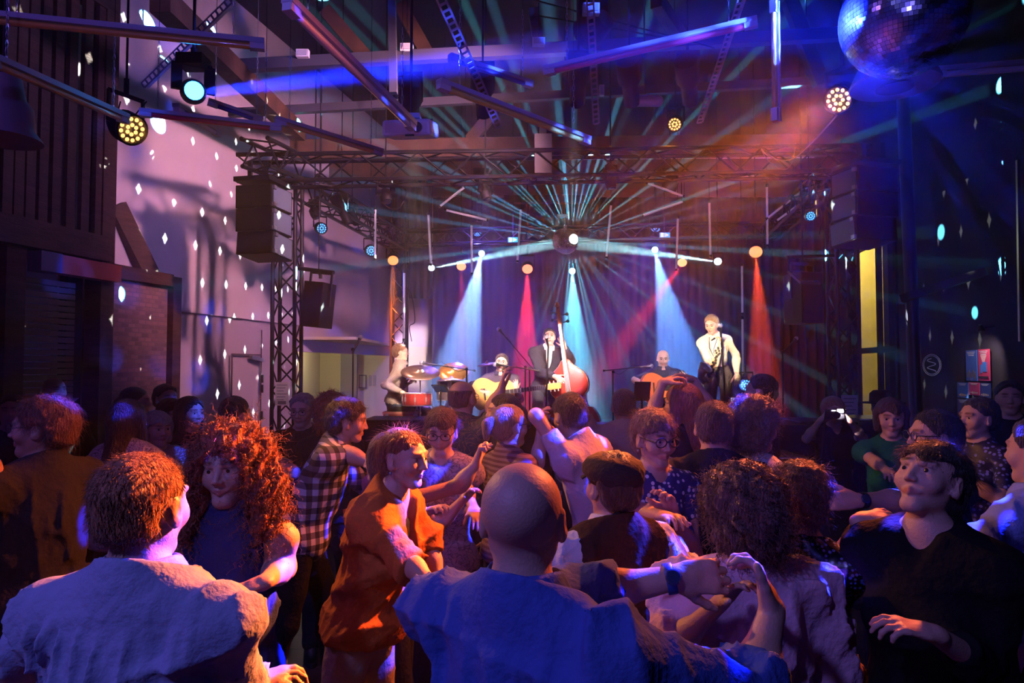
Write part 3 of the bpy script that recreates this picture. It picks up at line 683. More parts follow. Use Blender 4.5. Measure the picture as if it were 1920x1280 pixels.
tubes = [(P(-40, 30, 3.0), P(496, 84, 3.4), .05, 'orange tube light across the top left corner', ORG),
         (P(538, 4, 2.7), P(774, 236, 3.9), .055, 'long pale tube light sloping down to the projector', WHT),
         (P(822, 156, 3.6), P(1104, 264, 4.4), .05, 'yellow and orange tube light right of the projector', YLT),
         (P(843, 107, 4.2), P(997, 158, 4.6), .045, 'short blue tube light above the yellow one', BLT),
         (P(1020, 134, 4.1), P(1420, 40, 3.7), .05, 'red tube light sloping up to the right', REDT),
         (P(1452, 2, 3.6), P(1455, 228, 3.6), .042, 'orange tube light hanging straight down', ORG),
         (P(516, 224, 4.4), P(717, 286, 4.8), .045, 'orange tube light ending left of the projector', ORG),
         (P(262, 210, 4.2), P(528, 240, 4.4), .045, 'red tube light beside the left amber lamp', REDT),
         (P(-30, 105, 2.7), P(236, 222, 3.8), .05, 'orange tube light sloping down to the left amber lamp', ORG),
         (P(390, 190, 5.0), P(492, 226, 5.2), .045, 'short blue tube light right of the blue moving head', BLT)]
for a, b, w_, lb, fm in tubes: tube_light(a, b, w_, lb, fm)
tube_light(P(1750, 136, 4.2), P(1960, 120, 4.2), .06, 'pale batten at the right of the big mirror ball', WHT, False)
tube_light(P(330, 200, 4.4), P(410, 250, 5.0), .05, 'pale batten crossing behind the red tube light', WHT, False)
vt = [((803, 398), (808, 498), 'white stage tube above the left beam light'), ((884, 418), (885, 515), 'white stage tube under the left blue lamp'), ((977, 388), (970, 492), 'white stage tube left of the stage mirror ball'),
      ((1146, 380), (1137, 485), 'white stage tube right of the stage mirror ball'), ((1271, 405), (1268, 508), 'white stage tube beside the slanting red lamp'), ((1330, 375), (1332, 482), 'white stage tube above the right beam light'),
      ((1438, 345), (1439, 463), 'white stage tube above the right red lamp'), ((1391, 494), (1392, 590), 'upper white tube of the column right of the saxophonist'), ((1392, 593), (1393, 705), 'lower white tube of the column right of the saxophonist'),
      ((704, 388), (703, 488), 'white stage tube near the plaster wall'), ((823, 388), (872, 350), 'white tube slanting up at the left under the truss'), ((833, 393), (916, 413), 'white tube slanting down under the left slanting one'),
      ((1211, 342), (1283, 368), 'upper white tube of the arrow shape'), ((1202, 405), (1283, 377), 'lower white tube of the arrow shape'), ((1435, 412), (1520, 345), 'thin white tube slanting up beside the right truss'), ((1453, 416), (1522, 366), 'second thin white tube slanting up beside the right truss'), ((758, 505), (757, 640), 'thin white tube on the rear truss tower')]
WG = mat('white_tube_lit', (.75, .75, .8), .4, emit=(.5, .45, .6), estr=.12)
for a, b, lb in vt:
    d = 10.6; A, B = P(*a, d), P(*b, d if a[1] != 350 else d)
    t = thing('stage_tube', lb, 'tube light', A, 'white tubes over the stage')
    obj('tube', M().cyl(A, B, .017, n=8), WG, t, True)
    obj('end_cap', M().cyl(A, A.lerp(B, .05), .021, n=8), BLK, t); obj('end_cap', M().cyl(B, B.lerp(A, .04), .021, n=8), BLK, t)
    hang(t, A if A.z > B.z else B, .003, name='wire')
# slotted steel strips
def slotted(a, b, w_, label):
    a, b = V(a), V(b); d = (b - a); L = d.length; d.normalize(); x = d.cross(V((0, 1, .3))).normalized(); y = x.cross(d)
    m = M(); n = int(L / .045)
    for s in (-1, 1): m.bar(a + x * s * w_ * .4, b + x * s * w_ * .4, w_ * .2, .003, up=y)
    for k in range(n + 1): p = a + d * k * L / n; m.bar(p - x * w_ * .35, p + x * w_ * .35, .016, .003, up=y)
    m.bar(a + x * w_ * .5 + y * .02, b + x * w_ * .5 + y * .02, .003, .04, up=y)
    o = obj('slotted_strip', m, mat('galvanised', (.5, .42, .46), .4, .6), origin=a); hang(o, p, .003, name='wire') if False else None; return tag(o, label, 'steel strip')
slotted(P(825, -5, 3.3), P(935, 238, 4.4), .05, 'slotted steel strip left of the red tube light')
slotted(P(1106, -5, 3.9), P(1118, 232, 4.8), .048, 'slotted steel strip hanging straight behind the red tube light')
slotted(P(1392, -5, 3.7), P(1312, 230, 4.9), .05, 'slotted steel strip leaning left near the vertical orange tube')
slotted(P(432, 0, 4.4), P(268, 160, 4.8), .045, 'slotted steel strip at the top left behind the orange tube')
# projector, emergency light, exit signs
pc = P(771, 243, 4.2); t = thing('projector', 'white video projector hanging under the roof', 'projector', pc); PW = mat('projector_white', (.75, .72, .76), .4)
rot = Matrix.Rotation(R(-6), 3, 'Z') @ Matrix.Rotation(R(14), 3, 'X')
pb = obj('body', M().box(pc, (.31, .26, .1), rot, .97), PW, t); bv = pb.modifiers.new('soft', 'BEVEL'); bv.width = .022; bv.segments = 3
obj('lens', M().cyl(pc + rot @ V((.07, -.12, .0)), pc + rot @ V((.07, -.15, 0)), .032, n=18), mat('lens_dark', (.03, .03, .05), .1), t)
obj('vent', M().box(pc + rot @ V((.02, -.128, -.045)), (.055, .01, .012), rot), BLK, t)
obj('bracket', M().box(pc + V((0, 0, .07)), (.12, .12, .03)), STEEL, t); hang(t, pc + V((0, 0, .05)), .008)
pt = M()
for k in range(3): pt.box(pc + rot @ V((.06 + .03 * k, .06, .055)), (.02, .02, .02), rot)
obj('connector', pt, BLK, t)
ec = P(1209, 190, 5.2); t = thing('emergency_light', 'white emergency light fitting behind the slotted strip', 'lamp', ec)
b_ = obj('body', M().box(ec, (.28, .09, .07)), PW, t); bv = b_.modifiers.new('soft', 'BEVEL'); bv.width = .03; bv.segments = 4
hang(t, ec + V((0, 0, .04)), .006); obj('base_plate', M().box(ec + V((-.01, .02, .035)), (.25, .08, .02)), mat('plate_white', (.7, .7, .75), .5), t)
for i, (px, py, d, lb) in enumerate(((568, 101, 7.1, 'leftmost'), (763, 90, 7.1, 'second'), (1010, 79, 7.0, 'third'), (1128, 170, 8.2, 'lower'), (1108, 18, 5.2, 'upper'))):
    c = P(px, py, d); t = thing('junction_box', {0: 'small white box on the roof rail nearest the left plaster wall', 1: 'small white box on the roof rail above the projector', 2: 'small white box on the roof rail right of the blue tube light', 3: 'small upright white box below the red tube light', 4: 'round-cornered box behind the top of the straight slotted strip'}[i], 'box', c)
    obj('body', M().box(c, (.13, .06, .08) if i != 3 else (.06, .05, .13)), PW, t)
    hang(t, c + V((0, 0, .03)), .005)
    obj('lid', M().box(c + V((0, -.035, 0)), (.1, .01, .055) if i != 3 else (.045, .01, .1)), TUBEH, t)
def exit_sign(px, py, d, label, es):
    c = P(px, py, d); t = thing('exit_sign', label, 'sign', c)
    obj('box', M().box(c, (.2, .05, .1)), BLKP, t); hang(t, c + V((0, 0, .04)), .005)
    obj('panel', M().box(c + V((0, -.028, 0)), (.19, .006, .09)), mat('exit_green' + str(es), (0, .3, .12), .4, emit=(.02, .5, .2), estr=es), t)
    g = M(); y = c.y - .034
    g.box((c.x - .05, y, c.z), (.05, .004, .075)).add([(c.x + .02, y, c.z - .03), (c.x + .02, y, c.z + .03), (c.x + .07, y, c.z)], [(0, 2, 1)]).box((c.x + .0, y, c.z), (.012, .004, .07))
    obj('pictogram', g, mat('exit_white' + str(es), (.7, .9, .8), .4, emit=(.6, 1, .8), estr=es), t)
exit_sign(962, 450, 12.4, 'green exit sign left of the stage mirror ball', .8)
exit_sign(1246, 441, 12.4, 'green exit sign right of the stage mirror ball', .5)
# ------------------------------------------------------------------ bass cabinets and stage front
def cabinet(px0, px1, pyt, d, h, label, emblem=False, material=None):
    a, b = P(px0, pyt, d), P(px1, pyt, d); z1 = a.z; h = z1; w_ = b.x - a.x; c = V(((a.x + b.x) / 2, d + .35, z1 - h / 2))
    t = thing('bass_cabinet', label, 'speaker', (c.x, c.y, c.z - h / 2), 'bass cabinets in front of the stage')
    cb = obj('cabinet', M().box(c, (w_ * .985, .7, h)), material or BLKP, t); bv = cb.modifiers.new('edge', 'BEVEL'); bv.width = .012
    obj('grille', M().box(c + V((0, -.355, 0)), (w_ * .9, .012, h * .88)), GRL if not emblem else mat('teal_grille', (.02, .07, .09), .6), t)
    if emblem:
        e = M(); q = c + V((0, -.366, .12))
        e.tube([q + V((math.cos(k * math.pi / 12) * .14, 0, math.sin(k * math.pi / 12) * .14)) for k in range(25)], .008, 6, False)
        e.tube([q + V((math.sin(k / 3.2) * .07, 0, .09 - k * .009)) for k in range(21)], .009, 6)
        for k in range(3): e.box(q + V((-.09 + k * .09, 0, -.24)), (.05, .006, .05))
        obj('emblem', e, mat('emblem_teal', (.2, .45, .5), .5), t)
    return t
for i, (x0, x1) in enumerate(((676, 772), (772, 868), (868, 962), (962, 1035))):
    for j in (0, 1):
        cabinet(x0, x1, 787, 7.75, .66, '', False) if False else None
        a = P(x0, 787, 7.7); zt = a.z - j * .665
        c0 = P(x0, 787, 7.7); b0 = P(x1, 787, 7.7)
        nm = ('first', 'second', 'third', 'fourth')[i] + ' black bass cabinet from the left truss tower, ' + ('top row in front of the stage' if j == 0 else 'bottom row on the floor')
        t = thing('bass_cabinet', nm, 'speaker', (c0.x, 8.0, zt - .66), 'bass cabinets in front of the stage')
        c = V(((c0.x + b0.x) / 2, 8.05, zt - .33))
        cb = obj('cabinet', M().box(c, ((b0.x - c0.x) * .985, .7, .655)), BLKP, t); bv = cb.modifiers.new('edge', 'BEVEL'); bv.width = .012
        obj('grille', M().box(c + V((0, -.355, 0)), ((b0.x - c0.x) * .92, .012, .58)), GRL, t)
cabinet(1036, 1092, 790, 7.6, 1.27, 'dark teal cabinet with a round emblem at the middle of the stage', True)
cabinet(1092, 1190, 800, 7.7, 1.2, 'black bass cabinet right of the emblem cabinet')
cabinet(1420, 1530, 797, 7.8, 1.2, 'black bass cabinet at the right end of the stage')
cabinet(1500, 1612, 790, 8.0, 1.2, 'black bass cabinet in front of the right truss tower')
# paper on the left tower, papers and posters
def paper(px, py, d, w_, h, label, yaw=0, lines=6):
    c = P(px, py, d); rot = Matrix.Rotation(yaw, 3, 'Z'); t = thing('paper_notice', label, 'notice', c)
    obj('sheet', M().box(c, (w_, .006, h), rot), PAPER, t)
    m = M()
    for k in range(lines): m.box(c + rot @ V((-.01 * (k % 3), -.005, h * (.38 - .76 * k / lines))), (w_ * (.75 - .12 * (k % 3)), .003, h * .025), rot)
    m.box(c + rot @ V((0, -.005, -h * .38)), (w_ * .6, .003, h * .14), rot)
    obj('printing', m, mat('ink_grey', (.2, .2, .25), .7), t)
paper(529, 738, 7.95, .16, .27, 'white printed notice taped to the left truss tower')
paper(1593, 768, 8.44, .2, .36, 'white printed notice fixed at the right truss tower')
def poster(px0, px1, py0, py1, base, kind, label):
    px, py = (px0 + px1) / 2, (py0 + py1) / 2; kx = (px - 960) / F; y = 4.62 / (kx - .15); d = y
    a, b = P(px0, py0, 4.62 / ((px0 - 960) / F - .15)), P(px1, py1, 4.62 / ((px1 - 960) / F - .15)); off = V((-.03, 0, 0))
    w_ = math.hypot(b.x - a.x, b.y - a.y); h = a.z - P(px0, py1, a.y).z; c = (a + b) / 2 + off; c.z = a.z - h / 2
    yaw = math.atan2(b.y - a.y, b.x - a.x); rot = Matrix.Rotation(yaw, 3, 'Z')
    t = thing('poster', label, 'poster', c, 'event posters on the right wall')
    obj('sheet', M().box(c, (w_ * .96, .008, h * .97), rot), mat('poster_' + base, {'blue': (.05, .13, .42), 'red': (.6, .05, .12), 'navy': (.03, .05, .2)}[base], .5, emit={'blue': (.05, .13, .42), 'red': (.6, .05, .12), 'navy': (.03, .05, .2)}[base], estr=0), t)
    n = rot @ V((0, -.007, 0)); m = M()
    for k in range(3): m.box(c + n + V((0, 0, h * (.42 - .05 * k))), (w_ * (.7 - .12 * k), .003, h * .02), rot)
    obj('lettering', m, PAPER, t)
    q = M()
    if kind == 0: 
        for k in range(7): q.box(c + n + rot @ V((w_ * (-.36 + .12 * k), 0, -h * .3 + h * .05 * math.sin(k * 2))), (w_ * .1, .003, h * (.16 + .06 * (k % 3))), rot)
        obj('picture', q, mat('poster_pic', (.12, .1, .12), .6), t)
    elif kind == 1:
        q.add([c + n + rot @ V((-w_ * .28, 0, h * .3)), c + n + rot @ V((w_ * .28, 0, h * .3)), c + n + rot @ V((0, 0, -h * .02))], [(0, 2, 1)]); obj('picture', q, mat('poster_pink', (.8, .4, .4), .6), t)
        q = M(); q.box(c + n * 1.4 + rot @ V((w_ * .1, 0, -h * .06)), (w_ * .35, .003, h * .3), rot).box(c + n * 1.4 + rot @ V((-w_ * .2, 0, -h * .12)), (w_ * .14, .003, h * .26), rot)
        obj('figure_shapes', q, mat('poster_blue2', (.05, .2, .6), .6), t)
        obj('title', M().box(c + n * 1.5 + rot @ V((0, 0, -h * .38)), (w_ * .8, .003, h * .06), rot), mat('poster_black', (.02, .02, .03), .6), t)
    else:
        for k in range(5): q.box(c + n + rot @ V((w_ * (-.3 + .15 * k), 0, -h * .3)), (w_ * .09, .003, h * (.1 + .08 * ((k * 3) % 4) / 3)), rot)
        obj('picture', q, mat('poster_sand', (.5, .35, .25), .6), t)
poster(1815, 1838, 656, 714, 'blue', 0, 'blue poster, upper left of the poster group')
poster(1838, 1862, 654, 714, 'red', 1, 'red poster with a pink triangle and blue shape')
poster(1799, 1821, 716, 745, 'blue', 2, 'small blue poster, lower left of the poster group')
poster(1821, 1842, 716, 740, 'red', 3, 'small red poster in the middle of the lower row')
poster(1842, 1863, 717, 745, 'navy', 2, 'small navy poster at the right end of the lower row')
poster(1842, 1861, 746, 785, 'red', 2, 'narrow poster below the navy one')
poster(1799, 1821, 746, 785, 'navy', 0, 'dark poster below the small blue one')
pc_ = P(1838, 615, 8.2); t = thing('added_poster_lamp', 'small lamp added above the event posters to light them', 'lamp', pc_)  # lamp put in so the posters stand out of the dark
obj('arm', M().bar(pc_, (6.0, 8.35, pc_.z + .05), .02, .02), BLK, t); obj('lamp_head', M().lathe(pc_ + V((0, 0, .04)), (.3, .2, -1), [(0, .02), (.07, .045)]), BLK, t)
spot('poster_light', pc_ + V((-.1, -.1, -.06)), P(1838, 715, 8.6), (1, .85, .9), 22, 95, .8, .03, t)
# round sign on the right
c = P(1749, 684, 9.6); t = thing('round_sign', 'round dark sign with a pale scribbled emblem on the right wall', 'sign', c)
rs = Matrix.Rotation(R(75), 3, 'Z')
obj('sheet', M().lathe(c, (-1, -.3, 0), [(0, .16), (.01, .16)], 28), BLKP, t)
m = M(); 
for r_ in (.15, .13): m.tube([c + V((-.015, 0, 0)) + Matrix.Rotation(R(15), 3, 'Z') @ V((0, math.cos(k * math.pi / 14) * r_, math.sin(k * math.pi / 14) * r_)) for k in range(29)], .004, 5, False)
m.tube([c + V((-.018, 0, 0)) + Matrix.Rotation(R(15), 3, 'Z') @ V((0, math.sin(k * .55) * .07, .09 - k * .009)) for k in range(21)], .006, 5)
obj('emblem', m, PAPER, t)

# high tables at the right, cup, cables
def high_table(px0, px1, py, d, label):
    a, b = P(px0, py, d), P(px1, py, d); t = thing('high_table', label, 'table', ((a.x + b.x) / 2, d + .3, 0)); z = a.z
    obj('table_top', M().box(((a.x + b.x) / 2, d + .3, z - .02), (b.x - a.x, .6, .04)), BLKP, t); obj('edge_strip', M().box(((a.x + b.x) / 2, d - .004, z - .008), (b.x - a.x, .008, .012)), mat('edge_white', (.75, .72, .7), .4), t)
    for x in (a.x + .05, b.x - .05):
        for y in (d + .05, d + .55): obj('leg', M().cyl((x, y, z - .04), (x, y, 0), .018, n=8), BLK, t)
    return z
high_table(1440, 1516, 857, 6.6, 'black high table with a pale front edge left of the photographing woman')
z = high_table(1612, 1700, 785, 7.0, 'dark bar table in front of the tall window')
c = P(1682, 775, 7.2); tag(obj('paper_cup', M().lathe((c.x, c.y, z), (0, 0, 1), [(0, .028), (.1, .038), (.1, .034), (.01, .025)], 16), PAPER, origin=(c.x, c.y, z)), 'white paper cup on the dark bar table', 'cup')
def cable(pts, label, r=.006, material=None):
    q = [V(p) for p in pts]; o = []
    for i in range(len(q) - 1):
        p0, p1, p2, p3 = q[max(i - 1, 0)], q[i], q[i + 1], q[min(i + 2, len(q) - 1)]
        for k in range(6): t = k / 6; o.append(.5 * ((2 * p1) + (p2 - p0) * t + (2 * p0 - 5 * p1 + 4 * p2 - p3) * t * t + (3 * p1 - p0 - 3 * p2 + p3) * t ** 3))
    o.append(q[-1]); tag(obj('cable', M().tube(o, r, 6), material or BLKP, smooth=2, origin=q[0]), label, 'cable')
CBG = mat('grey_cable', (.2, .16, .15), .5)
cable([P(1570, 215, 5.2), P(1520, 270, 6), P(1480, 300, 7), P(1440, 292, 7.8), P(1422, 270, 8)], 'looping cable from the right amber lamp to the front truss', .006, CBG)
cable([P(1422, 270, 8), P(1440, 300, 8), P(1468, 318, 7.9), P(1485, 305, 7.9), P(1492, 268, 8)], 'cable loop sagging from the front truss at the right', .005, CBG)
cable([P(723, 340, 7.9), P(760, 355, 7.9), P(752, 385, 7.9), P(735, 392, 7.9), P(716, 380, 7.9)], 'cable loop around the left unlit moving head', .006)
cable([P(226, 190, 4.7), P(222, 215, 4.7), P(240, 228, 4.7), P(262, 205, 4.7), P(275, 190, 4.7)], 'tangled cable above the left amber lamp', .005)
cable([P(1520, 330, 8.2), P(1530, 370, 8.2), P(1516, 385, 8.2), P(1528, 350, 8.3), P(1540, 400, 8.4), P(1536, 440, 8.4)], 'cable hanging beside the right line array', .006)
cable([P(752, 535, 12.47), P(770, 548, 12.3), P(778, 600, 12.3), P(768, 612, 12.3), P(772, 640, 12.3)], 'cable hanging at the pale wall strip behind the drummer', .008)
# ------------------------------------------------------------------ implicit surfaces: bodies, clothes and hair grow from one field
f32 = np.float32
class Field:
    def __init__(s): s.p = []
    def rc(s, a, b, ra, rb, k=.03, sq=None, op='u'):
        """tapered capsule; sq = (axis, factor) flattens it along axis"""
        a, b = np.array(a, f32), np.array(b, f32); R_ = max(ra, rb)
        s.p.append(('rc', a, b, ra, rb, k, sq, op, np.minimum(a, b) - R_, np.maximum(a, b) + R_)); return s
    def el(s, c, r, rot=None, k=.03, op='u'):
        c = np.array(c, f32); r = (r, r, r) if isinstance(r, (int, float)) else r; r = np.array(r, f32)
        A = np.eye(3, dtype=f32) if rot is None else np.array(rot, f32)
        e = np.sqrt(((A * r[None, :]) ** 2).sum(1)); s.p.append(('el', c, A, r, None, k, None, op, c - e, c + e)); return s
    def bounds(s):
        u = [q for q in s.p if q[7] == 'u']
        return np.min([q[8] for q in u], 0) - .03, np.max([q[9] for q in u], 0) + .03
    def grid(s, h, fine):
        lo, hi = s.bounds(); ax = []
        for i in range(3):
            v = lo[i]; o = [v]
            iv = [(c[i] - r, c[i] + r, hh) for c, r, hh in fine]
            while v < hi[i]:
                st = h
                for a, b, hh in iv:
                    if a <= v < b: st = min(st, hh)
                    elif v < a < v + st: st = max(hh, a - v + 1e-5)
                v += st; o.append(v)
            ax.append(np.array(o, f32))
        return ax
    def eval(s, ax, D=None):
        X, Y, Z = ax
        if D is None: D = np.full((len(X), len(Y), len(Z)), .12, f32)
        for q in s.p:
            typ, k, op = q[0], q[5], q[7]; mg = .05 + k
            sl = []
            for i in range(3):
                a = np.searchsorted(ax[i], q[8][i] - mg); b = np.searchsorted(ax[i], q[9][i] + mg); sl.append(slice(max(0, a - 1), b + 1))
            x = X[sl[0]][:, None, None]; y = Y[sl[1]][None, :, None]; z = Z[sl[2]][None, None, :]
            if x.size * y.size * z.size == 0: continue
            if typ == 'rc':
                a, b, ra, rb = q[1:5]; sq = q[6]
                if sq is not None:
                    n = np.array(sq[0], f32); n /= np.linalg.norm(n); g = 1 / sq[1] - 1
                    def warp(p): return p + n * (p @ n) * g
                    a2, b2 = warp(a), warp(b); dn = x * n[0] + y * n[1] + z * n[2]
                    x, y, z = x + dn * (n[0] * g), y + dn * (n[1] * g), z + dn * (n[2] * g); a, b = a2, b2
                ba = b - a; L2 = float(ba @ ba) + 1e-9
                t = np.clip(((x - a[0]) * ba[0] + (y - a[1]) * ba[1] + (z - a[2]) * ba[2]) / L2, 0, 1)
                d = np.sqrt((x - a[0] - t * ba[0]) ** 2 + (y - a[1] - t * ba[1]) ** 2 + (z - a[2] - t * ba[2]) ** 2) - (ra + (rb - ra) * t)
                if sq is not None: d = d * (.5 + .5 * sq[1])
            else:
                c, A, r = q[1:4]; x, y, z = x - c[0], y - c[1], z - c[2]
                u = (x * A[0, 0] + y * A[1, 0] + z * A[2, 0]) / r[0]; v = (x * A[0, 1] + y * A[1, 1] + z * A[2, 1]) / r[1]; w_ = (x * A[0, 2] + y * A[1, 2] + z * A[2, 2]) / r[2]
                k0 = np.sqrt(u * u + v * v + w_ * w_); k1 = np.sqrt((u / r[0]) ** 2 + (v / r[1]) ** 2 + (w_ / r[2]) ** 2) + 1e-6
                d = k0 * (k0 - 1) / k1
            o = D[tuple(sl)]
            if op == 'u': hh = np.maximum(k - np.abs(o - d), 0) / k; D[tuple(sl)] = np.minimum(o, d) - hh * hh * k * .25
            else: d = -d; hh = np.maximum(k - np.abs(o - d), 0) / k; D[tuple(sl)] = np.maximum(o, d) + hh * hh * k * .25
        return D
def nets(D, ax):
    """surface nets: field -> (vertices, quads)"""
    I = D < 0; n = D.shape
    c = [I[i:n[0] - 1 + i, j:n[1] - 1 + j, k:n[2] - 1 + k] for i in (0, 1) for j in (0, 1) for k in (0, 1)]
    cnt = sum(q.astype(np.int8) for q in c); act = (cnt > 0) & (cnt < 8)
    ii, jj, kk = np.nonzero(act)
    if len(ii) == 0: return np.zeros((0, 3)), np.zeros((0, 4), int)
    idx = np.full(act.shape, -1, np.int32); idx[ii, jj, kk] = np.arange(len(ii))
    off = [(i, j, k) for i in (0, 1) for j in (0, 1) for k in (0, 1)]
    val = [D[ii + a, jj + b, kk + c_] for a, b, c_ in off]; pos = [np.stack([ax[0][ii + a], ax[1][jj + b], ax[2][kk + c_]], 1) for a, b, c_ in off]
    acc = np.zeros((len(ii), 3)); num = np.zeros(len(ii))
    for p in range(8):
        for q in range(p + 1, 8):
            if sum(abs(off[p][e] - off[q][e]) for e in range(3)) != 1: continue
            m = (val[p] < 0) != (val[q] < 0)
            if not m.any(): continue
            t = (val[p][m] / (val[p][m] - val[q][m]))[:, None]
            acc[m] += pos[p][m] * (1 - t) + pos[q][m] * t; num[m] += 1
    verts = acc / num[:, None]; quads = []
    for a in range(3):
        sl0 = [slice(1, -1)] * 3; sl1 = [slice(1, -1)] * 3; sl0[a] = slice(0, n[a] - 1); sl1[a] = slice(1, n[a])
        s0, s1 = I[tuple(sl0)], I[tuple(sl1)]
        for flip, m in ((False, s0 & ~s1), (True, ~s0 & s1)):
            e = list(np.nonzero(m)); b, c_ = [(1, 2), (2, 0), (0, 1)][a]
            e[b] = e[b] + 1; e[c_] = e[c_] + 1
            def cell(db, dc):
                g = list(e); g[b] = g[b] - db; g[c_] = g[c_] - dc; return idx[tuple(g)]
            q = np.stack([cell(1, 1), cell(0, 1), cell(0, 0), cell(1, 0)], 1)
            quads.append(q[:, ::-1] if flip else q)
    return verts, np.concatenate(quads)
def np_obj(name, verts, quads, material, parent, col=None):
    inv = np.array(parent_world(parent).inverted()); v = verts @ inv[:3, :3].T + inv[:3, 3]
    me = bpy.data.meshes.new(name); me.vertices.add(len(v)); me.vertices.foreach_set('co', v.astype(f32).ravel())
    me.loops.add(quads.size); me.loops.foreach_set('vertex_index', quads.astype(np.int32).ravel())
    me.polygons.add(len(quads)); me.polygons.foreach_set('loop_start', np.arange(0, quads.size, 4, dtype=np.int32))
    me.polygons.foreach_set('use_smooth', np.ones(len(quads), bool)); me.update(calc_edges=True); me.validate()
    if col is not None:
        at = me.color_attributes.new('tone', 'FLOAT_COLOR', 'POINT'); at.data.foreach_set('color', np.concatenate([col, np.ones((len(col), 1))], 1).astype(f32).ravel())
    o = bpy.data.objects.new(name, me); C.objects.link(o); o.parent = parent; me.materials.append(material); return o
def folds(ax, seed, amp, freq=1.0, axis=None, D=None, band=.035, keep=None):
    """cloth creases: warped ridges added to the field near the surface"""
    rs = np.random.RandomState(seed); X, Y, Z = ax[0][:, None, None], ax[1][None, :, None], ax[2][None, None, :]
    m = np.abs(D) < band; ii, jj, kk = np.nonzero(m); p = np.stack([ax[0][ii], ax[1][jj], ax[2][kk]], 1); o = np.zeros(len(p), f32)
    for i in range(5):
        k = rs.normal(size=3) * (9 + 5 * i) * freq
        if axis is not None: k = k - np.array(axis) * (k @ np.array(axis)) * .72
        w_ = rs.normal(size=3) * 7; ph = rs.rand() * 6
        s_ = np.sin(p @ k + 1.8 * np.sin(p @ w_ + ph) + ph); o += (1 - np.abs(s_)) ** 2 * 1.6 / (1 + .5 * i) - .35
    if keep is not None: o *= np.clip((np.linalg.norm(p - np.array(keep), axis=1) - .1) / .09, 0, 1)
    D[m] -= o.astype(f32) * amp
    return D

SKIN = {}
def skin(tone):
    key = 'skin_' + '_'.join('%.2f' % t for t in tone)
    if key in MATS: return MATS[key]
    m = mat(key, tone, .5, bump=.12, bscale=160); T = NT(m.node_tree); b = T.n['Principled BSDF']
    a = T.add('ShaderNodeAttribute', attribute_name='tone'); T.l.new(T.mix(1, (*tone, 1), a.outputs['Color'], 'MULTIPLY'), b.inputs['Base Color'])
    b.inputs['Subsurface Weight'].default_value = .08; b.inputs['Subsurface Radius'].default_value = (.012, .004, .002)
    return m
def hairmat(col):
    key = 'hair_' + '_'.join('%.2f' % t for t in col)
    return mat(key, col, .42, bump=.9, bscale=95, var=.35, vscale=60, stretch=(1.6, 1.6, .35), sheen=.15)
LT = (.62, .36, .27); TAN = (.5, .28, .19)
def frame_of(fw, up):
    f = V(fw).normalized(); r = f.cross(V(up)).normalized(); u = r.cross(f); return r, f, u
def ik(a, t, l1, l2, hint):
    a, t = V(a), V(t); d = t - a; L = min(d.length, (l1 + l2) * .995); L = max(L, abs(l1 - l2) + .02); n = d.normalized(); t = a + n * L
    h = V(hint) - n * V(hint).dot(n); h = h.normalized() if h.length > 1e-4 else n.orthogonal().normalized()
    x = (l1 * l1 - l2 * l2 + L * L) / (2 * L); return a + n * x + h * math.sqrt(max(l1 * l1 - x * x, 0)), t
def hand_prims(F_, w_, D_, N_, right, s, curl=.35, spread=1.0, thumb=None, k=.006):
    D_ = V(D_).normalized(); N_ = (V(N_) - D_ * V(N_).dot(D_)).normalized(); T_ = D_.cross(N_) if right else N_.cross(D_)
    W = V(w_)
    F_.rc(W - D_ * .01 * s, W + D_ * .03 * s, .026 * s, .03 * s, .012, (N_, .72))
    F_.rc(W + D_ * .03 * s + T_ * .012 * s, W + D_ * .082 * s + T_ * .016 * s, .026 * s, .024 * s, .012, (N_, .5))
    F_.rc(W + D_ * .03 * s - T_ * .012 * s, W + D_ * .078 * s - T_ * .02 * s, .026 * s, .022 * s, .012, (N_, .5))
    tips = []
    for i, (o, L, dd) in enumerate(((.031, .072, .088), (.0105, .08, .092), (-.0105, .074, .089), (-.03, .057, .081))):
        p = W + D_ * dd * s + T_ * o * s; a = curl * (.55 + .12 * i); dr = (D_ + T_ * o * 3.2 * spread).normalized()
        for j, fr in enumerate((.45, .31, .24)):
            ax_ = dr.cross(N_).normalized(); dr = (Matrix.Rotation(-a if False else a, 3, ax_) @ dr)
            q = p + dr * L * fr * s; F_.rc(p, q, (.0092 - .0009 * j) * s, (.0086 - .001 * j) * s, k); p = q; a = curl * (1.0 + .15 * i)
        tips.append(p)
    td = V(thumb) if thumb is not None else (D_ * .68 + T_ * .62 + N_ * .3); td.normalize()
    p = W + D_ * .018 * s + T_ * .022 * s + N_ * .006 * s
    F_.rc(p, p + td * .045 * s, .017 * s, .0125 * s, .014); p = p + td * .045 * s
    td2 = (td + D_ * .35 + N_ * .15 * curl).normalized(); F_.rc(p, p + td2 * .032 * s, .0115 * s, .0105 * s, k); p = p + td2 * .032 * s
    td3 = (td2 + D_ * .2).normalized(); F_.rc(p, p + td3 * .024 * s, .0105 * s, .008 * s, k)
    return tips

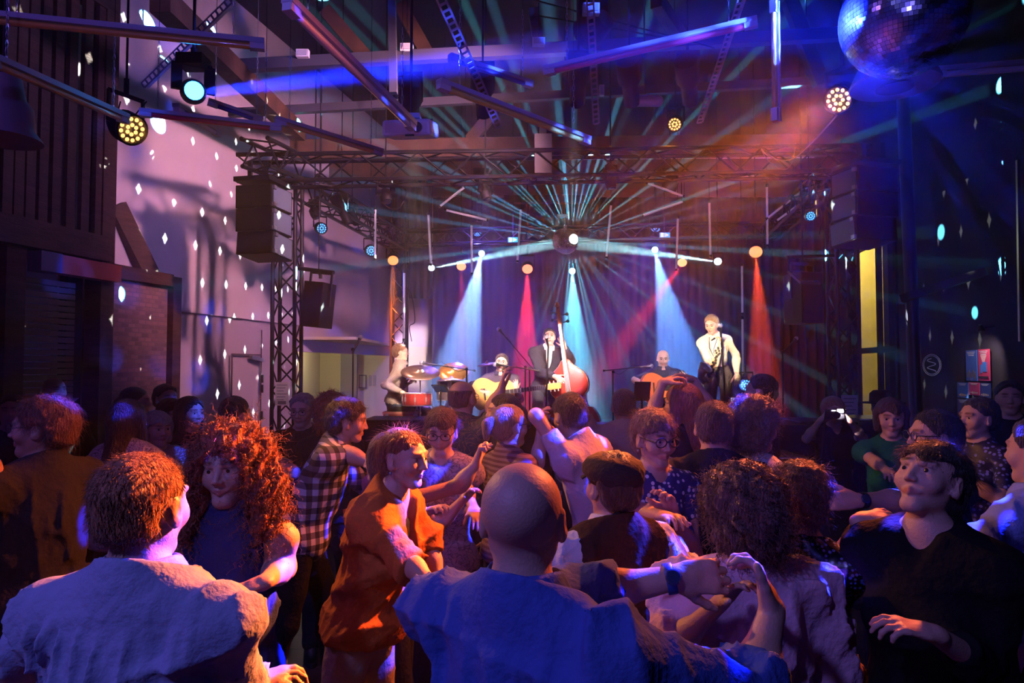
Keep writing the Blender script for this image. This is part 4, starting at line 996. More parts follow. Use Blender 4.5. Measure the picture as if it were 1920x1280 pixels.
def head_prims(F_, H, rot, s, fem, jaw=1.0, detail=True, smile=0):
    """skull, face, ears in head space (x right, y forward, z up)"""
    def q(x, y, z): return H + rot @ (V((x, y, z)) * s)
    A = np.array(rot); SM = .0035 * smile
    def E(c, r, k=.02, op='u', rr=None): F_.el(q(*c), [e * s for e in r], A if rr is None else np.array(rot @ rr), k * s, op)
    def Rc(a, b, ra, rb, k=.01, op='u'): F_.rc(q(*a), q(*b), ra * s, rb * s, k * s, None, op)
    jw = jaw * (.92 if fem else 1)
    E((0, -.018, .035), (.074, .093, .078)); E((0, .012, .01), (.066, .078, .08), .03)
    E((0, .028, -.034), (.047 * jw, .055, .06), .03); Rc((-.010 * jw, .067, -.089), (.010 * jw, .067, -.089), .013, .013, .03)
    for x in (-1, 1):
        Rc((x * .040 * jw, .002, -.045), (x * .014, .056, -.088), .014, .011, .03)
        E((x * .04, .058, -.018), (.022, .02, .022), .025)
        E((x * .0775, -.008, -.004), (.008, .019, .032), .008, rr=Matrix.Rotation(x * -.35, 3, 'Z'))
        E((x * .074, .004, -.024), (.008, .01, .011), .008)
        if detail: E((x * .086, -.002, .002), (.005, .009, .016), .006, 's')
        E((x * .031, .096, .012), (.018, .015, .0125), .012, 's')
        E((x * .031, .073, .011), (.0155, .014, .0125), .004)
        if detail: E((x * .031, .09, .0105), (.0142, .009, .0052), .0015, 's')
        Rc((x * .016, .087, .031), (x * .046, .077, .034), .0075, .006, .014)
    Rc((0, .086, .018), (0, .104, -.02), .007, .0098, .012); 
    for x in (-1, 1): E((x * .0115, .095, -.024), (.0075, .009, .007), .006)
    for x in (-1, 1): Rc((0, .0865, -.0505), (x * .025, .0745, -.0525 + SM), .0056, .0036, .006); Rc((0, .085, -.0595), (x * .02, .0765, -.058 + SM), .0062, .0038, .006); E((x * .036, .061, -.026 + SM * 2), (.014, .012 + SM * .5, .014 + SM), .02)
    if detail:
        for x in (-1, 1): F_.rc(q(0, .0945, -.0555), q(x * .026, .082, -.0545 + SM), .0022 * s, .0018 * s, .003, None, 's')
    return q
def head_tone(v, H, rot, s, lips, brow, stubble, eyes_dark=True):
    A = np.array(rot); p = (v - np.array(H)) @ A / s; x, y, z = np.abs(p[:, 0]), p[:, 1], p[:, 2]; c = np.ones((len(v), 3))
    def blend(m, col): 
        m = m[:, None]; c[:] = c * (1 - m) + np.array(col) * m
    fr = np.clip((y - .05) * 60, 0, 1)
    if stubble: blend(np.clip(1 - np.maximum(np.abs(z + .07) - .03, 0) * 60, 0, 1) * np.clip((y + .01) * 40, 0, 1) * np.clip((-.022 - z) * 60, 0, 1) * stubble, (.35, .3, .3))
    blend(np.clip(1.6 - np.sqrt((x / .029) ** 2 + ((z + .0552) / .0095) ** 2) * 1.3, 0, 1) * fr * (np.abs(z + .055) < .02), lips)
    blend(np.clip(2 - np.sqrt(((x - .03) / .02) ** 2 + ((z - .036) / .0055) ** 2) * 1.4, 0, 1) * fr, brow)
    blend(np.clip(2 - np.sqrt(((x - .031) / .016) ** 2 + ((z - .0185) / .003) ** 2) * 1.4, 0, 1) * fr * .7, (.15, .1, .1))
    blend(np.clip(1 - np.sqrt(((x - .04) / .026) ** 2 + ((z + .018) / .022) ** 2), 0, 1) * fr * .35, (1, .7, .65))
    return c

HAIRN = [0]
def make_hair(t, H, rot, s, style, col, h, seed):
    """hair as one part; strands for those near enough to show them"""
    def q(x, y, z): return H + rot @ (V((x, y, z)) * s)
    A = np.array(rot); G = Field()
    def E(c, r, k=.03, op='u'): G.el(q(*c), [e * s for e in r], A, k * s, op)
    def Rc(a, b, ra, rb, k=.03): G.rc(q(*a), q(*b), ra * s, rb * s, k * s)
    sk = style.replace('*', '').split('+')[0]; lump = 0; g = .010; rn = np.random.RandomState(seed + 9)
    if sk in ('crop', 'fringe', 'receding'): g = .007
    if sk in ('ponytail', 'bun'): g = .012
    if sk == 'short': g = .016; lump = .004
    if sk == 'thick': g = .024; lump = .006
    if sk == 'pixie': g = .017; lump = .003
    if sk == 'curly': g = .04; lump = .014
    if sk == 'bob': g = .02
    if sk == 'curlylong': g = .045; lump = .016
    if sk == 'long': g = .018
    E((0, -.020, .037), (.074 + g, .095 + g, .080 + g))
    if sk not in ('crop', 'receding'): E((0, -.05, -.02), (.062 + g * .8, .055 + g, .06 + g * .6))
    else: E((0, -.045, -.02), (.062 + g, .055 + g, .05))
    if sk == 'bob':
        for x in (-1, 1): Rc((x * .07, -.01, .03), (x * .075, .0, -.065), .035, .026)
        Rc((0, -.07, 0), (0, -.075, -.09), .06, .045)
    if sk == 'long':
        for x in (-1, 1): Rc((x * .07, -.01, .03), (x * .075, .01, -.15), .036, .035); Rc((x * .075, .01, -.15), (x * .085, .03, -.26), .035, .02)
        Rc((0, -.07, .0), (0, -.09, -.2), .07, .07); Rc((0, -.09, -.2), (0, -.085, -.33), .07, .035)
    if sk == 'curlylong':
        for x in (-1, 1): Rc((x * .075, -.01, .05), (x * .105, -.0, -.05), .05, .065); Rc((x * .105, .0, -.05), (x * .11, .015, -.19), .065, .055)
        Rc((0, -.07, .0), (0, -.08, -.17), .08, .09)
    if sk == 'curly': E((0, -.05, -.03), (.1, .085, .09)); E((0, -.02, .07), (.1, .1, .08))
    if sk == 'ponytail': E((0, -.125, .03), (.03, .035, .03), .015); Rc((0, -.15, .02), (0, -.155, -.1), .032, .014, .02)
    if sk == 'bun': E((0, -.125, -.01), (.048, .042, .055), .012)
    lo, hi = G.bounds(); ax = G.grid(h, [])
    D = G.eval(ax)
    X, Y, Z = ax[0][:, None, None] - H.x, ax[1][None, :, None] - H.y, ax[2][None, None, :] - H.z
    lx = (X * A[0, 0] + Y * A[1, 0] + Z * A[2, 0]) / s; ly = (X * A[0, 1] + Y * A[1, 1] + Z * A[2, 1]) / s; lz = (X * A[0, 2] + Y * A[1, 2] + Z * A[2, 2]) / s
    # strand grooves and locks
    rs = np.random.RandomState(seed); ang = np.arctan2(lx, -ly + .02); n_ = np.zeros_like(D)
    n_ += np.sin(ang * 9 + 2 * np.sin(lz * 22 + rs.rand() * 6) + rs.rand() * 6) * .5 + np.sin(ang * 23 + 3 * np.sin(lz * 30 + rs.rand() * 6)) * .3
    D += (n_ * (.0022 + (g > .012) * .0015)).astype(f32)
    if lump:
        b_ = np.zeros_like(D)
        for i in range(4):
            kx = rs.normal(size=3) * (45 + 22 * i); b_ += np.sin(lx * kx[0] + ly * kx[1] + lz * kx[2] + rs.rand() * 6 + 1.5 * np.sin(lz * 50 + lx * 40)) / (1 + i * .4)
        D += (b_ * lump * .45).astype(f32)
    # face opening and nape
    if sk == 'receding': f = np.maximum(.8 * ly - .35 * lz + .008, .6 * ly + 1.0 * lz - .07); f = np.where(lz > .06, lz * 1.5 + .02, f)
    elif sk in ('fringe', 'bob', 'pixie') or '+fringe' in style: f = np.where(lz > .045 + .012 * np.sin(lx * 60), ly - .2, np.maximum(.9 * ly - .028, (-.045 - lz) * .3 + .8 * ly - .02))
    elif sk in ('long', 'curlylong'):
        r_ = np.sqrt((lx / (.064 + .004 * np.sin(lz * 70))) ** 2 + (np.maximum(lz + .012, 0) / .088) ** 2); f = np.minimum(.06 * (1 - r_), (ly - .005) * 1.0)
    elif sk in ('thick', 'short'): f = .8 * ly - .72 * lz + (.007 if sk == 'short' else -.004) - .2 * np.abs(lx)
    else: f = .8 * ly - .62 * lz - .016 + .15 * np.maximum(.0 - lz, 0)
    if sk in ('crop', 'short', 'receding', 'thick', 'fringe', 'pixie', 'curly', 'ponytail', 'bun'):
        lim = {'thick': .075, 'pixie': .085, 'curly': .11, 'crop': .06, 'receding': .06}.get(sk, .07)
        f = np.maximum(f, -lz - lim)
    # ears stay clear of short hair
    if sk in ('crop', 'short', 'receding', 'thick', 'ponytail', 'bun', 'fringe', 'pixie'):
        e = .03 - np.sqrt(((np.abs(lx) - .08) * .6) ** 2 + (ly + .004) ** 2 + (lz + .008) ** 2); f = np.maximum(f, e)
    f = f + .0035 * np.sin(lx * 130 + 3 * np.sin(lz * 60 + rn.rand() * 6)) + .0025 * np.sin(lx * 310 + lz * 200 + ly * 90)
    kk = .026 if sk in ('short', 'crop', 'receding', 'pixie', 'fringe', 'thick') else .01; hh = np.maximum(kk - np.abs(D - f), 0) / kk; D = np.maximum(D, f) + hh * hh * kk * .25
    v, qd = nets(D.astype(f32), ax)
    if len(v) == 0: return
    o = np_obj('hair', v, qd, hairmat(col), t); 
    if '*' in style:
        # individual strands and ringlets over the surface
        n_s, L, cr, ct = {'curlylong': (2600, .07, .007, 3), 'curly': (1300, .045, .006, 2.2), 'crop': (2600, .010, .0, 0), 'short': (1800, .016, .001, .5), 'thick': (1500, .03, .004, 1), 'pixie': (1500, .03, .001, .5), 'receding': (900, .012, 0, 0)}.get(sk, (1000, .04, .001, .5))
        rs = np.random.RandomState(seed + 3); fc = qd[rs.randint(0, len(qd), n_s)]; p0 = v[fc].mean(1); nn = np.cross(v[fc[:, 1]] - v[fc[:, 0]], v[fc[:, 2]] - v[fc[:, 0]]); nn /= np.linalg.norm(nn, axis=1)[:, None] + 1e-9
        up = np.array(rot @ V((0, 0, 1))); m = M(); vs = []; fs = []
        lp = (p0 - np.array(H)) @ A / s
        for i in range(n_s):
            if lp[i, 1] > .03 and abs(lp[i, 0]) < .066 and lp[i, 2] < .082 and L > .03: continue
            n1 = nn[i]; dn = -up - n1 * float(-up @ n1) + rs.normal(size=3) * .35; dn /= np.linalg.norm(dn); sd = np.cross(n1, dn); K = 9 if ct > 1 else 4
            lift = .35 if ct > 1 else (1.0 if sk == 'crop' else .5); Li = L * (.6 + .8 * rs.rand()); ph = rs.rand() * 6.3; pts = []
            for j in range(K):
                u_ = j / (K - 1); a = ph + u_ * ct * 6.283
                pts.append(p0[i] + dn * Li * u_ + n1 * (Li * lift * u_ * .6 + cr * math.cos(a) + cr * .5) + sd * cr * math.sin(a))
            r0 = .0014 if ct > 1 else .0007
            b0 = len(vs)
            for j, p in enumerate(pts):
                rr = r0 * (1.25 - j / K)
                vs += [tuple(p + n1 * rr), tuple(p + sd * rr), tuple(p - sd * rr)]
            for j in range(K - 1):
                for e in range(3): a1 = b0 + j * 3 + e; a2 = b0 + j * 3 + (e + 1) % 3; fs.append((a1, a2, a2 + 3, a1 + 3))
        inv = np.array(parent_world(t).inverted()); va = np.array(vs) @ inv[:3, :3].T + inv[:3, 3]; n0 = len(o.data.vertices)
        # joined into the same hair mesh
        me = o.data; co = np.zeros(n0 * 3, f32); me.vertices.foreach_get('co', co); fq = np.zeros(len(me.polygons) * 4, np.int32); me.loops.foreach_get('vertex_index', fq)
        allv = np.concatenate([co.reshape(-1, 3), va.astype(f32)]); allq = np.concatenate([fq.reshape(-1, 4), np.array(fs, np.int32) + n0])
        bpy.data.objects.remove(o); wv = allv @ np.array(parent_world(t))[:3, :3].T + np.array(parent_world(t))[:3, 3]
        o = np_obj('hair', wv, allq, hairmat(col), t)
    return o
def cloth_mat(spec):
    """spec: (name, colour) or (name, pattern, colour, colour, scale)"""
    if len(spec) == 2: return mat('cloth_' + spec[0], spec[1], .85, bump=.35, bscale=45, spec=.15)
    return mat_pattern('cloth_' + spec[0], *spec[1:])
PN = [0]
def person(label, hx, top, d, th=180, H=None, hy=0, hp=0, hr=0, lean=(0, 0), tw=0, fem=False, L=None, R_=None, feet=None, floor=0.0,
           tone=LT, hair='short', hcol=(.05, .03, .02), topw=None, sleeve=.4, neck='crew', hem=.06, bottom=('dark_trousers', (.02, .02, .025)), skirt=False,
           glasses=None, q=1, belly=0, brow=(.3, .2, .18), stubble=0, cuff=.008, loose=.012, pelvis=None, seat=None, shoes=(.03, .03, .03), fold=.005, name='person',
           lips=(.85, .52, .5), jaw=1.0, width=1.0, vdepth=.14, hs=1.0, cat='person', build_legs=True, foldaxis=None, smile=0, collar_h=1.0, armw=1.0, extra=(), pleat=0):
    """q: 0 far, 1 middle, 2 near. th: heading (0 away from the camera, 90 right, 180 towards it, 270 left)"""
    PN[0] += 1; seed = PN[0]
    topp = P(hx, top, d); Ht = H or max(1.56, min(1.88, topp.z - floor)); s = Ht / 1.75
    th_ = R(th); fw = V((math.sin(th_), math.cos(th_), 0)); rt = V((math.cos(th_), -math.sin(th_), 0)); up = V((0, 0, 1))
    hth = th_ + R(hy); hf = V((math.sin(hth), math.cos(hth), 0)); hR = V((math.cos(hth), -math.sin(hth), 0))
    m3 = Matrix((hR, hf, up)).transposed(); rot = m3 @ Matrix.Rotation(R(hp), 3, 'X') @ Matrix.Rotation(R(hr), 3, 'Y')
    s_h = hs * (.5 + .5 * s) * (.97 if fem else 1.0)
    Hc = topp - up * .118 * s_h
    lf, lr = R(lean[0]), R(lean[1]); spine = (up * math.cos(lf) * math.cos(lr) + fw * math.sin(lf) + rt * math.sin(lr)).normalized()
    nb = Hc - spine * .155 * s - hf * .012 - (rot @ V((0, 0, 1)) - up) * .05
    pel = nb - spine * .50 * s if pelvis is None else V(pelvis)
    spine = (nb - pel).normalized()
    tth = th_ + R(tw); trt = V((math.cos(tth), -math.sin(tth), 0)); trt = (trt - spine * trt.dot(spine)).normalized(); tfw = spine.cross(trt) * 1.0
    prt = (rt - spine * rt.dot(spine)).normalized(); pfw = spine.cross(prt)
    sw = (.165 if fem else .188) * s * width; shd = []
    for k in (-1, 1): shd.append(nb - spine * .065 * s + trt * k * sw)
    arms = []
    for k, A_ in ((0, L), (1, R_)):
        sg = -1 if k == 0 else 1; sh = shd[k]; A_ = A_ or {}
        tgt = A_.get('at'); 
        if tgt is None: tgt = sh + trt * sg * .1 * s + tfw * .1 * s - up * .5 * s
        tgt = V(tgt); raise_ = max(0, min(1, (tgt.z - sh.z + .1) / .4)); sh = sh + up * .04 * raise_ * s
        l1, l2 = .285 * s, .25 * s
        if 'elbow' in A_: el = V(A_['elbow']); wr = tgt
        else: el, wr = ik(sh, tgt, l1, l2, A_.get('hint', trt * sg * .7 - up * .8 - tfw * .35))
        fd = (wr - el).normalized(); D_ = V(A_['dir']) if 'dir' in A_ else fd
        N_ = V(A_['palm']) if 'palm' in A_ else (-trt * sg + tfw * .1 if 'at' not in A_ else -up + fd * .01)
        arms.append((sh, el, wr, D_, N_, A_.get('curl', .45), A_.get('spread', 1), A_.get('thumb')))
    hips = [pel + prt * k * .088 * s - up * .03 * s for k in (-1, 1)]
    l1, l2 = .43 * s, .41 * s; legs = []
    for k in (0, 1):
        sg = -1 if k == 0 else 1
        if seat: ft = V((pel.x, pel.y, floor + .08 * s)) + fw * seat[0] * s + rt * sg * seat[1] * s
        elif feet: ft = V((pel.x, pel.y, floor + .08 * s)) + fw * feet[k][0] + rt * feet[k][1]
        else: ft = V((pel.x, pel.y, floor + .08 * s)) + rt * sg * .11 * s + fw * (.03 if k else -.05)
        kn, an = ik(hips[k], ft, l1, l2, fw + rt * sg * .25)
        legs.append((hips[k], kn, V((an.x, an.y, an.z)), fw + rt * sg * .2))
    org = V((pel.x, pel.y, floor)); t = thing(name, label, cat, org)
    near = q >= 2
    base = (.024, .016, .0125)[q]; hf_ = (.0085, .0055, .0034)[q]; ff = (.009, .0065, .0042)[q]
    # ---- field of the body
    B = Field()
    def torso(Fd, g=0.0, k=.05):
        RT = Matrix((trt, tfw, spine)).transposed(); RP = Matrix((prt, pfw, spine)).transposed(); A = np.array(RT); Ap = np.array(RP)
        cw = (.135 if fem else .155) * width
        Fd.el(nb - spine * .2 * s, [(cw + .0) * s + g, (.108 + belly * .3) * s + g, .19 * s + g], A, k)
        Fd.rc(shd[0].lerp(shd[1], .12) - spine * .01, shd[0].lerp(shd[1], .88) - spine * .01, .052 * s + g, .052 * s + g, k)
        for k_ in (0, 1): Fd.rc(nb + spine * .012 * s, shd[k_].lerp(nb, .25), .05 * s + g * .7, .05 * s + g, k)
        Fd.el(nb.lerp(pel, .68) + tfw * belly * .5, [(.125 if fem else .138) * s * width + belly * .3 + g, (.098 + belly) * s + g, .16 * s + g], A, k)
        Fd.el(pel + spine * .0 * s, [(.162 if fem else .152) * s * width + g, (.118 + belly * .4) * s + g, .125 * s + g], Ap, k)
        if fem:
            for x in (-1, 1): Fd.el(nb - spine * .225 * s + tfw * .075 * s + trt * x * .066 * s, [.062 * s + g, .058 * s + g, .06 * s + g], A, .035)
    torso(B)
    def armp(Fd, k_, g=0., frac=2.0, kk=.03, flare=0.):
        sh, el, wr = arms[k_][:3]; w1 = (.8 if fem else 1.02) * armw
        Fd.el(sh, .056 * s * w1 + g, None, kk)
        if frac <= 1: e = sh.lerp(el, frac); Fd.rc(sh, e, .05 * s * w1 + g, (.05 - .01 * frac) * s * w1 + g + flare, kk)
        else:
            Fd.rc(sh, el, .05 * s * w1 + g, .04 * s * w1 + g, kk); fr = min(1, frac - 1)
            Fd.rc(el, el.lerp(wr, .35 * min(1, fr / .35)), .04 * s * w1 + g, (.041) * s * w1 + g, kk)
            if fr > .35: Fd.rc(el.lerp(wr, .3), el.lerp(wr, fr), .041 * s * w1 + g, (.041 - .014 * (fr - .3) / .7) * s * w1 + g + flare, kk)
    for k_ in (0, 1):
        armp(B, k_); sh, el, wr, D_, N_, cu, sp, tb_ = arms[k_]
        hand_prims(B, wr + (wr - el).normalized() * .0, D_, N_, k_ == 1, s * (.88 if fem else 1.0), cu, sp, tb_)
    def legp(Fd, k_, g=0., g2=0., frac=2.0, kk=.04):
        hp_, kn, an, fd = legs[k_]; Fd.rc(hp_, kn, .083 * s + g, .054 * s + g, kk)
        if frac > 1:
            e = kn.lerp(an, frac - 1); Fd.rc(kn, e, .053 * s + g, (.053 - .016 * (frac - 1)) * s + g + g2, kk); Fd.el(kn.lerp(an, .3) - fd.normalized() * .02 * s, [.05 * s + g] * 3, None, kk)
    if build_legs:
        for k_ in (0, 1):
            legp(B, k_); an, fd = legs[k_][2], legs[k_][3].normalized(); B.rc(an - up * .03 * s - fd * .03 * s, an + fd * .12 * s - up * .05 * s, .034 * s, .027 * s, .03)
    B.rc(nb - spine * .02 * s, Hc + rot @ V((0, -.012, -.055)) * s_h, (.047 if fem else .058) * s, (.043 if fem else .053) * s, .035)
    head_prims(B, Hc, rot, s_h, fem, jaw, q >= 1, smile)
    fine = [(Hc + up * 0, .14, hf_)] + [(a[2] + V(a[3]).normalized() * .08, .13, ff) for a in arms]
    ax = B.grid(base, fine); D = B.eval(ax); v, qd = nets(D, ax)
    np_obj('body', v, qd, skin(tone), t, head_tone(v, Hc, rot, s_h, lips, brow, stubble))
    # ---- eyes
    if q >= 1 and abs(((th + hy + 180) % 360) - 180) > 60:
        for x in (-1, 1):
            c = Hc + rot @ (V((x * .031, .0745, .0105)) * s_h); ey = obj('eye', M().ball(c, .0118 * s_h, 14, 10), mat('eye_white', (.38, .34, .32), .35), t, 2)
            dr = (rot @ V((0, 1, -.1))).normalized(); obj('iris', M().lathe(c + dr * .0103 * s_h, dr, [(0, .0062 * s_h), (.0012, .005 * s_h), (.0018, .002)], 12), mat('iris', (.02, .015, .015), .2), ey)
    # ---- top
    def garment(topw, sleeve, neck, hem, loose, fold, vdepth, cuff, nm, collar_mat=None):
        G = Field(); torso(G, loose); G.el(pel - spine * .02 * s, [(.168 if fem else .158) * s * width + loose + .006, (.124 + belly * .4) * s + loose + .004, .13 * s], np.array(Matrix((prt, pfw, spine)).transposed()), .04)
        G2 = Field()
        if sleeve > 0:
            for k_ in (0, 1): armp(G2, k_, cuff + loose * .4, sleeve, .03)
        G.rc(nb - spine * .03 * s, nb + spine * .07 * s, (.05 if fem else .06) * s + loose, (.046 if fem else .056) * s + loose * .8, .04)
        K = Field(); torso(K, .005); K.rc(nb - spine * .02 * s, nb + spine * .07 * s, (.047 if fem else .058) * s + .005, (.045 if fem else .055) * s + .005, .04)
        K2 = Field()
        if sleeve > 0:
            for k_ in (0, 1): armp(K2, k_, .005, sleeve, .03)
        U = Field(); U.p = G.p + G2.p; ax = U.grid((.02, .014, .0085)[q], []); X, Y, Z = [a_ for a_ in np.ix_(*ax)]
        def pl(p, n): n = V(n).normalized(); return (X - p.x) * n.x + (Y - p.y) * n.y + (Z - p.z) * n.z
        hemp = pel - spine * hem * s; hemc = -pl(hemp, spine)
        def both(F1, F2):
            D = np.maximum(F1.eval(ax), hemc)
            if sleeve > 0:
                D2 = F2.eval(ax)
                for k_ in (0, 1):
                    sh, el, wr = arms[k_][:3]
                    e, n = (sh.lerp(el, sleeve), (el - sh)) if sleeve <= 1 else (el.lerp(wr, sleeve - 1), (wr - el))
                    near_ = np.sqrt((X - e.x) ** 2 + (Y - e.y) ** 2 + (Z - e.z) ** 2) < .078 * s + cuff; D2 = np.where(near_, np.maximum(D2, pl(e, n)), D2)
                hh = np.maximum(.035 - np.abs(D - D2), 0) / .035; D = np.minimum(D, D2) - hh * hh * .035 * .25
            return D.astype(f32)
        D = both(G, G2)
        if fold: D = folds(ax, seed, fold, 1.0 if q < 2 else 1.15, tuple(foldaxis or spine), D, keep=nb + spine * .03)
        if pleat and topw is not None:
            u_ = (X - nb.x) * trt.x + (Y - nb.y) * trt.y + (Z - nb.z) * trt.z; v_ = -((X - nb.x) * spine.x + (Y - nb.y) * spine.y + (Z - nb.z) * spine.z)
            g_ = np.sin(u_ * 46 + 1.6 * np.sin(v_ * 7 + 1) + 2.5 * np.sin(u_ * 11 + seed)); D = D - (pleat * (1 - np.abs(g_)) ** 2 * np.clip((v_ - .05) * 22, 0, 1) * np.clip((.26 - np.abs(u_)) * 20, 0, 1)).astype(f32)
        D = np.minimum(D, both(K, K2))
        nk = Field(); n0 = nb + tfw * .012 * s; wd = .9 if fem else 1
        if neck in ('collar', 'crew'): nk.rc(n0 + spine * (.03 if neck == 'collar' else .03) * s, n0 + spine * .16 * s, (.062 if neck == 'collar' else .056) * s * wd, .085 * s, .008, None, 's')
        if neck == 'v': nk.rc(n0 + spine * .05 * s, n0 + spine * .16 * s, .058 * s * wd, .085 * s, .008, None, 's'); nk.rc(nb + tfw * .1 * s + spine * .03 * s, nb + tfw * .145 * s - spine * vdepth * s, .058 * s, .012 * s, .01, None, 's')
        if neck == 'scoop': nk.rc(nb + spine * .05 * s + tfw * .045 * s, nb + spine * .16 * s, .08 * s, .11 * s, .01, None, 's')
        if neck == 'vest':
            nk.rc(n0 + spine * .02 * s, n0 + spine * .16 * s, .066 * s, .09 * s, .01, None, 's'); nk.rc(nb + tfw * .12 * s + spine * .03 * s, nb + tfw * .16 * s - spine * .25 * s, .07 * s, .02 * s, .01, None, 's')
            for x in (0, 1): nk.rc(shd[x] + (shd[x] - shd[1 - x]).normalized() * .035 * s + spine * .08 * s, shd[x] + (shd[x] - shd[1 - x]).normalized() * .05 * s - spine * .13 * s, .072 * s, .07 * s, .015, None, 's')
        if neck == 'halter':
            nk.rc(nb + spine * .095 * s, nb + spine * .2 * s, .06 * s, .1 * s, .01, None, 's')
            for x in (-1, 1): nk.rc(nb + trt * x * .165 * s + spine * .05 * s, nb + trt * x * .2 * s - spine * .18 * s, .082 * s, .07 * s, .02, None, 's')
        if neck == 'strap':
            nk.rc(nb + spine * .0 * s + tfw * .03, nb + spine * .16 * s, .08 * s, .12 * s, .01, None, 's')
            for x in (-1, 1): nk.rc(nb + trt * x * .2 * s + spine * .0 * s, nb + trt * x * .2 * s - spine * .1 * s, .06 * s, .06 * s, .02, None, 's')
        if neck in ('collar', 'crew', 'v', 'vest', 'scoop'):
            pn = (spine + tfw * .42).normalized(); pc_ = nb + spine * (.05 if neck in ('collar', 'v') else .056) * s
            nr = np.sqrt((X - nb.x) ** 2 + (Y - nb.y) ** 2 + (Z - nb.z) ** 2) < .135 * s; D = np.where(nr, np.maximum(D, pl(pc_, pn)), D).astype(f32)
        D = nk.eval(ax, D)
        v, qd = nets(D.astype(f32), ax); spec = topw
        o = np_obj(nm, v, qd, cloth_mat(spec), t)
        if near: md = o.modifiers.new('soft', 'SMOOTH'); md.factor = .5; md.iterations = 2
        if neck == 'collar':
            m = M(); vs = []; N = 28; fs = []
            n2 = (Hc + rot @ V((0, -.012, -.055)) * s_h - nb).normalized(); u_ = (trt - n2 * trt.dot(n2)).normalized(); w_ = n2.cross(u_)
            for i in range(N + 1):
                a = math.pi / 2 + .25 + (2 * math.pi - .5) * i / N
                for hh, rr in ((.012, .074), (.06, .066), (.063, .072), (.0, .098), (-.016, .092)):
                    op_ = 1.08 if abs(math.sin(a) - 1) < .5 else 1
                    vs.append(nb + tfw * .008 + n2 * (hh * collar_h + .005) * s * (1 - .25 * max(0, math.sin(a))) + (u_ * math.cos(a) * rr + w_ * math.sin(a) * rr * 1.02) * s * (1 if not fem else .92) * op_)
            for i in range(N):
                for j in range(4): a = i * 5 + j; fs.append((a, a + 1, a + 6, a + 5))
            co = obj('collar', m.add(vs, fs), cloth_mat(spec) if not isinstance(neck, tuple) else None, t, 2); sm = co.modifiers.new('cloth', 'SOLIDIFY'); sm.thickness = .004; sb = co.modifiers.new('round', 'SUBSURF'); sb.levels = sb.render_levels = 1
    if topw:
        nm_ = topw[-1] if isinstance(topw[-1], str) else 'shirt'
        garment(topw[:-1] if isinstance(topw[-1], str) else topw, sleeve, neck, hem, loose, fold, vdepth, cuff, nm_)
    for ex in extra:
        garment(*ex)
    # ---- bottom
    if bottom and build_legs:
        G = Field(); RP = np.array(Matrix((prt, pfw, spine)).transposed())
        G.el(pel, [.162 * s * width + .012, (.122 + belly * .4) * s + .01, .125 * s], RP, .04); G.el(pel + spine * .07 * s, [.14 * s * width + .012, (.105 + belly * .6) * s + .01, .09 * s], RP, .04)
        if skirt:
            G.rc(pel, V((pel.x, pel.y, floor + skirt)), .15 * s, .24 * s, .05, (fw, .75))
        else:
            for k_ in (0, 1): legp(G, k_, .014, .018, 1.93)
        ax = G.grid((.024, .018, .012)[q], []); D = G.eval(ax); X, Y, Z = np.ix_(*ax)
        wp = pel + spine * (.02 if hem > 0 else .13) * s; c_ = (X - wp.x) * spine.x + (Y - wp.y) * spine.y + (Z - wp.z) * spine.z; D = np.maximum(D, c_)
        D = folds(ax, seed + 50, .005, .8, (0, 0, 1), D); v, qd = nets(D.astype(f32), ax)
        np_obj('skirt' if skirt else 'trousers', v, qd, cloth_mat(bottom), t)
    if build_legs:
        sm_ = mat('shoe_%.2f' % shoes[0], shoes, .5)
        for k_ in (0, 1):
            an, fd = legs[k_][2], legs[k_][3].normalized(); G = Field(); sl = .262 * s; b0 = V((an.x, an.y, an.z - .08 * s)); sd = fd.cross(up)
            G.rc(b0 - fd * .05 * s + up * .035 * s, b0 + fd * .05 * s + up * .035 * s, .036 * s, .04 * s, .02); G.rc(b0 + fd * .05 * s + up * .03 * s, b0 + fd * .16 * s + up * .02 * s, .04 * s, .03 * s, .02)
            G.rc(b0 - fd * .03 * s + up * .06 * s, b0 - fd * .01 * s + up * .095 * s, .04 * s, .042 * s, .02)
            ax = G.grid((.02, .012, .009)[q], []); D = G.eval(ax); Z = np.ix_(*ax)[2]; D = np.maximum(D, floor + .002 - Z); v, qd = nets(D, ax)
            so = np_obj('shoe', v, qd, sm_, t)
            obj('sole', M().prism([b0 + fd * math.cos(a) * .14 * s + fd * .05 * s + sd * math.sin(a) * .045 * s for a in [i * math.pi / 9 for i in range(18)]], (0, 0, floor + .001 - b0.z), (0, 0, floor + .026 - b0.z)), mat('sole', (.3, .3, .3) if shoes[0] > .3 else (.03, .03, .03), .6), so)
    # ---- hair
    if hair != 'bald': make_hair(t, Hc, rot, s_h, hair.replace('*', '') + ('*' if '*' in hair else ''), hcol, (.012, .0075, .005)[q], seed)
    if glasses:
        m = M()
        for x in (-1, 1):
            c = Hc + rot @ (V((x * .034, .1, .010)) * s_h); m.tube([c + rot @ (V((math.cos(a) * .026, 0, math.sin(a) * .02)) * s_h) for a in [i * math.pi / 8 for i in range(17)]], .0018 * s_h * glasses, 5, False)
            m.cyl(Hc + rot @ (V((x * .06, .096, .014)) * s_h), Hc + rot @ (V((x * .08, .0, .014)) * s_h), .0016 * s_h * glasses, n=5)
        m.cyl(Hc + rot @ (V((-.009, .1, .013)) * s_h), Hc + rot @ (V((.009, .1, .013)) * s_h), .0018 * s_h * glasses, n=5)
        obj('glasses', m, mat('glasses_frame', (.03, .02, .03), .3), t)
    return dict(t=t, Hc=Hc, rot=rot, s=s, sh=s_h, nb=nb, spine=spine, trt=trt, tfw=tfw, pel=pel, arms=arms, legs=legs, fw=fw, rt=rt)
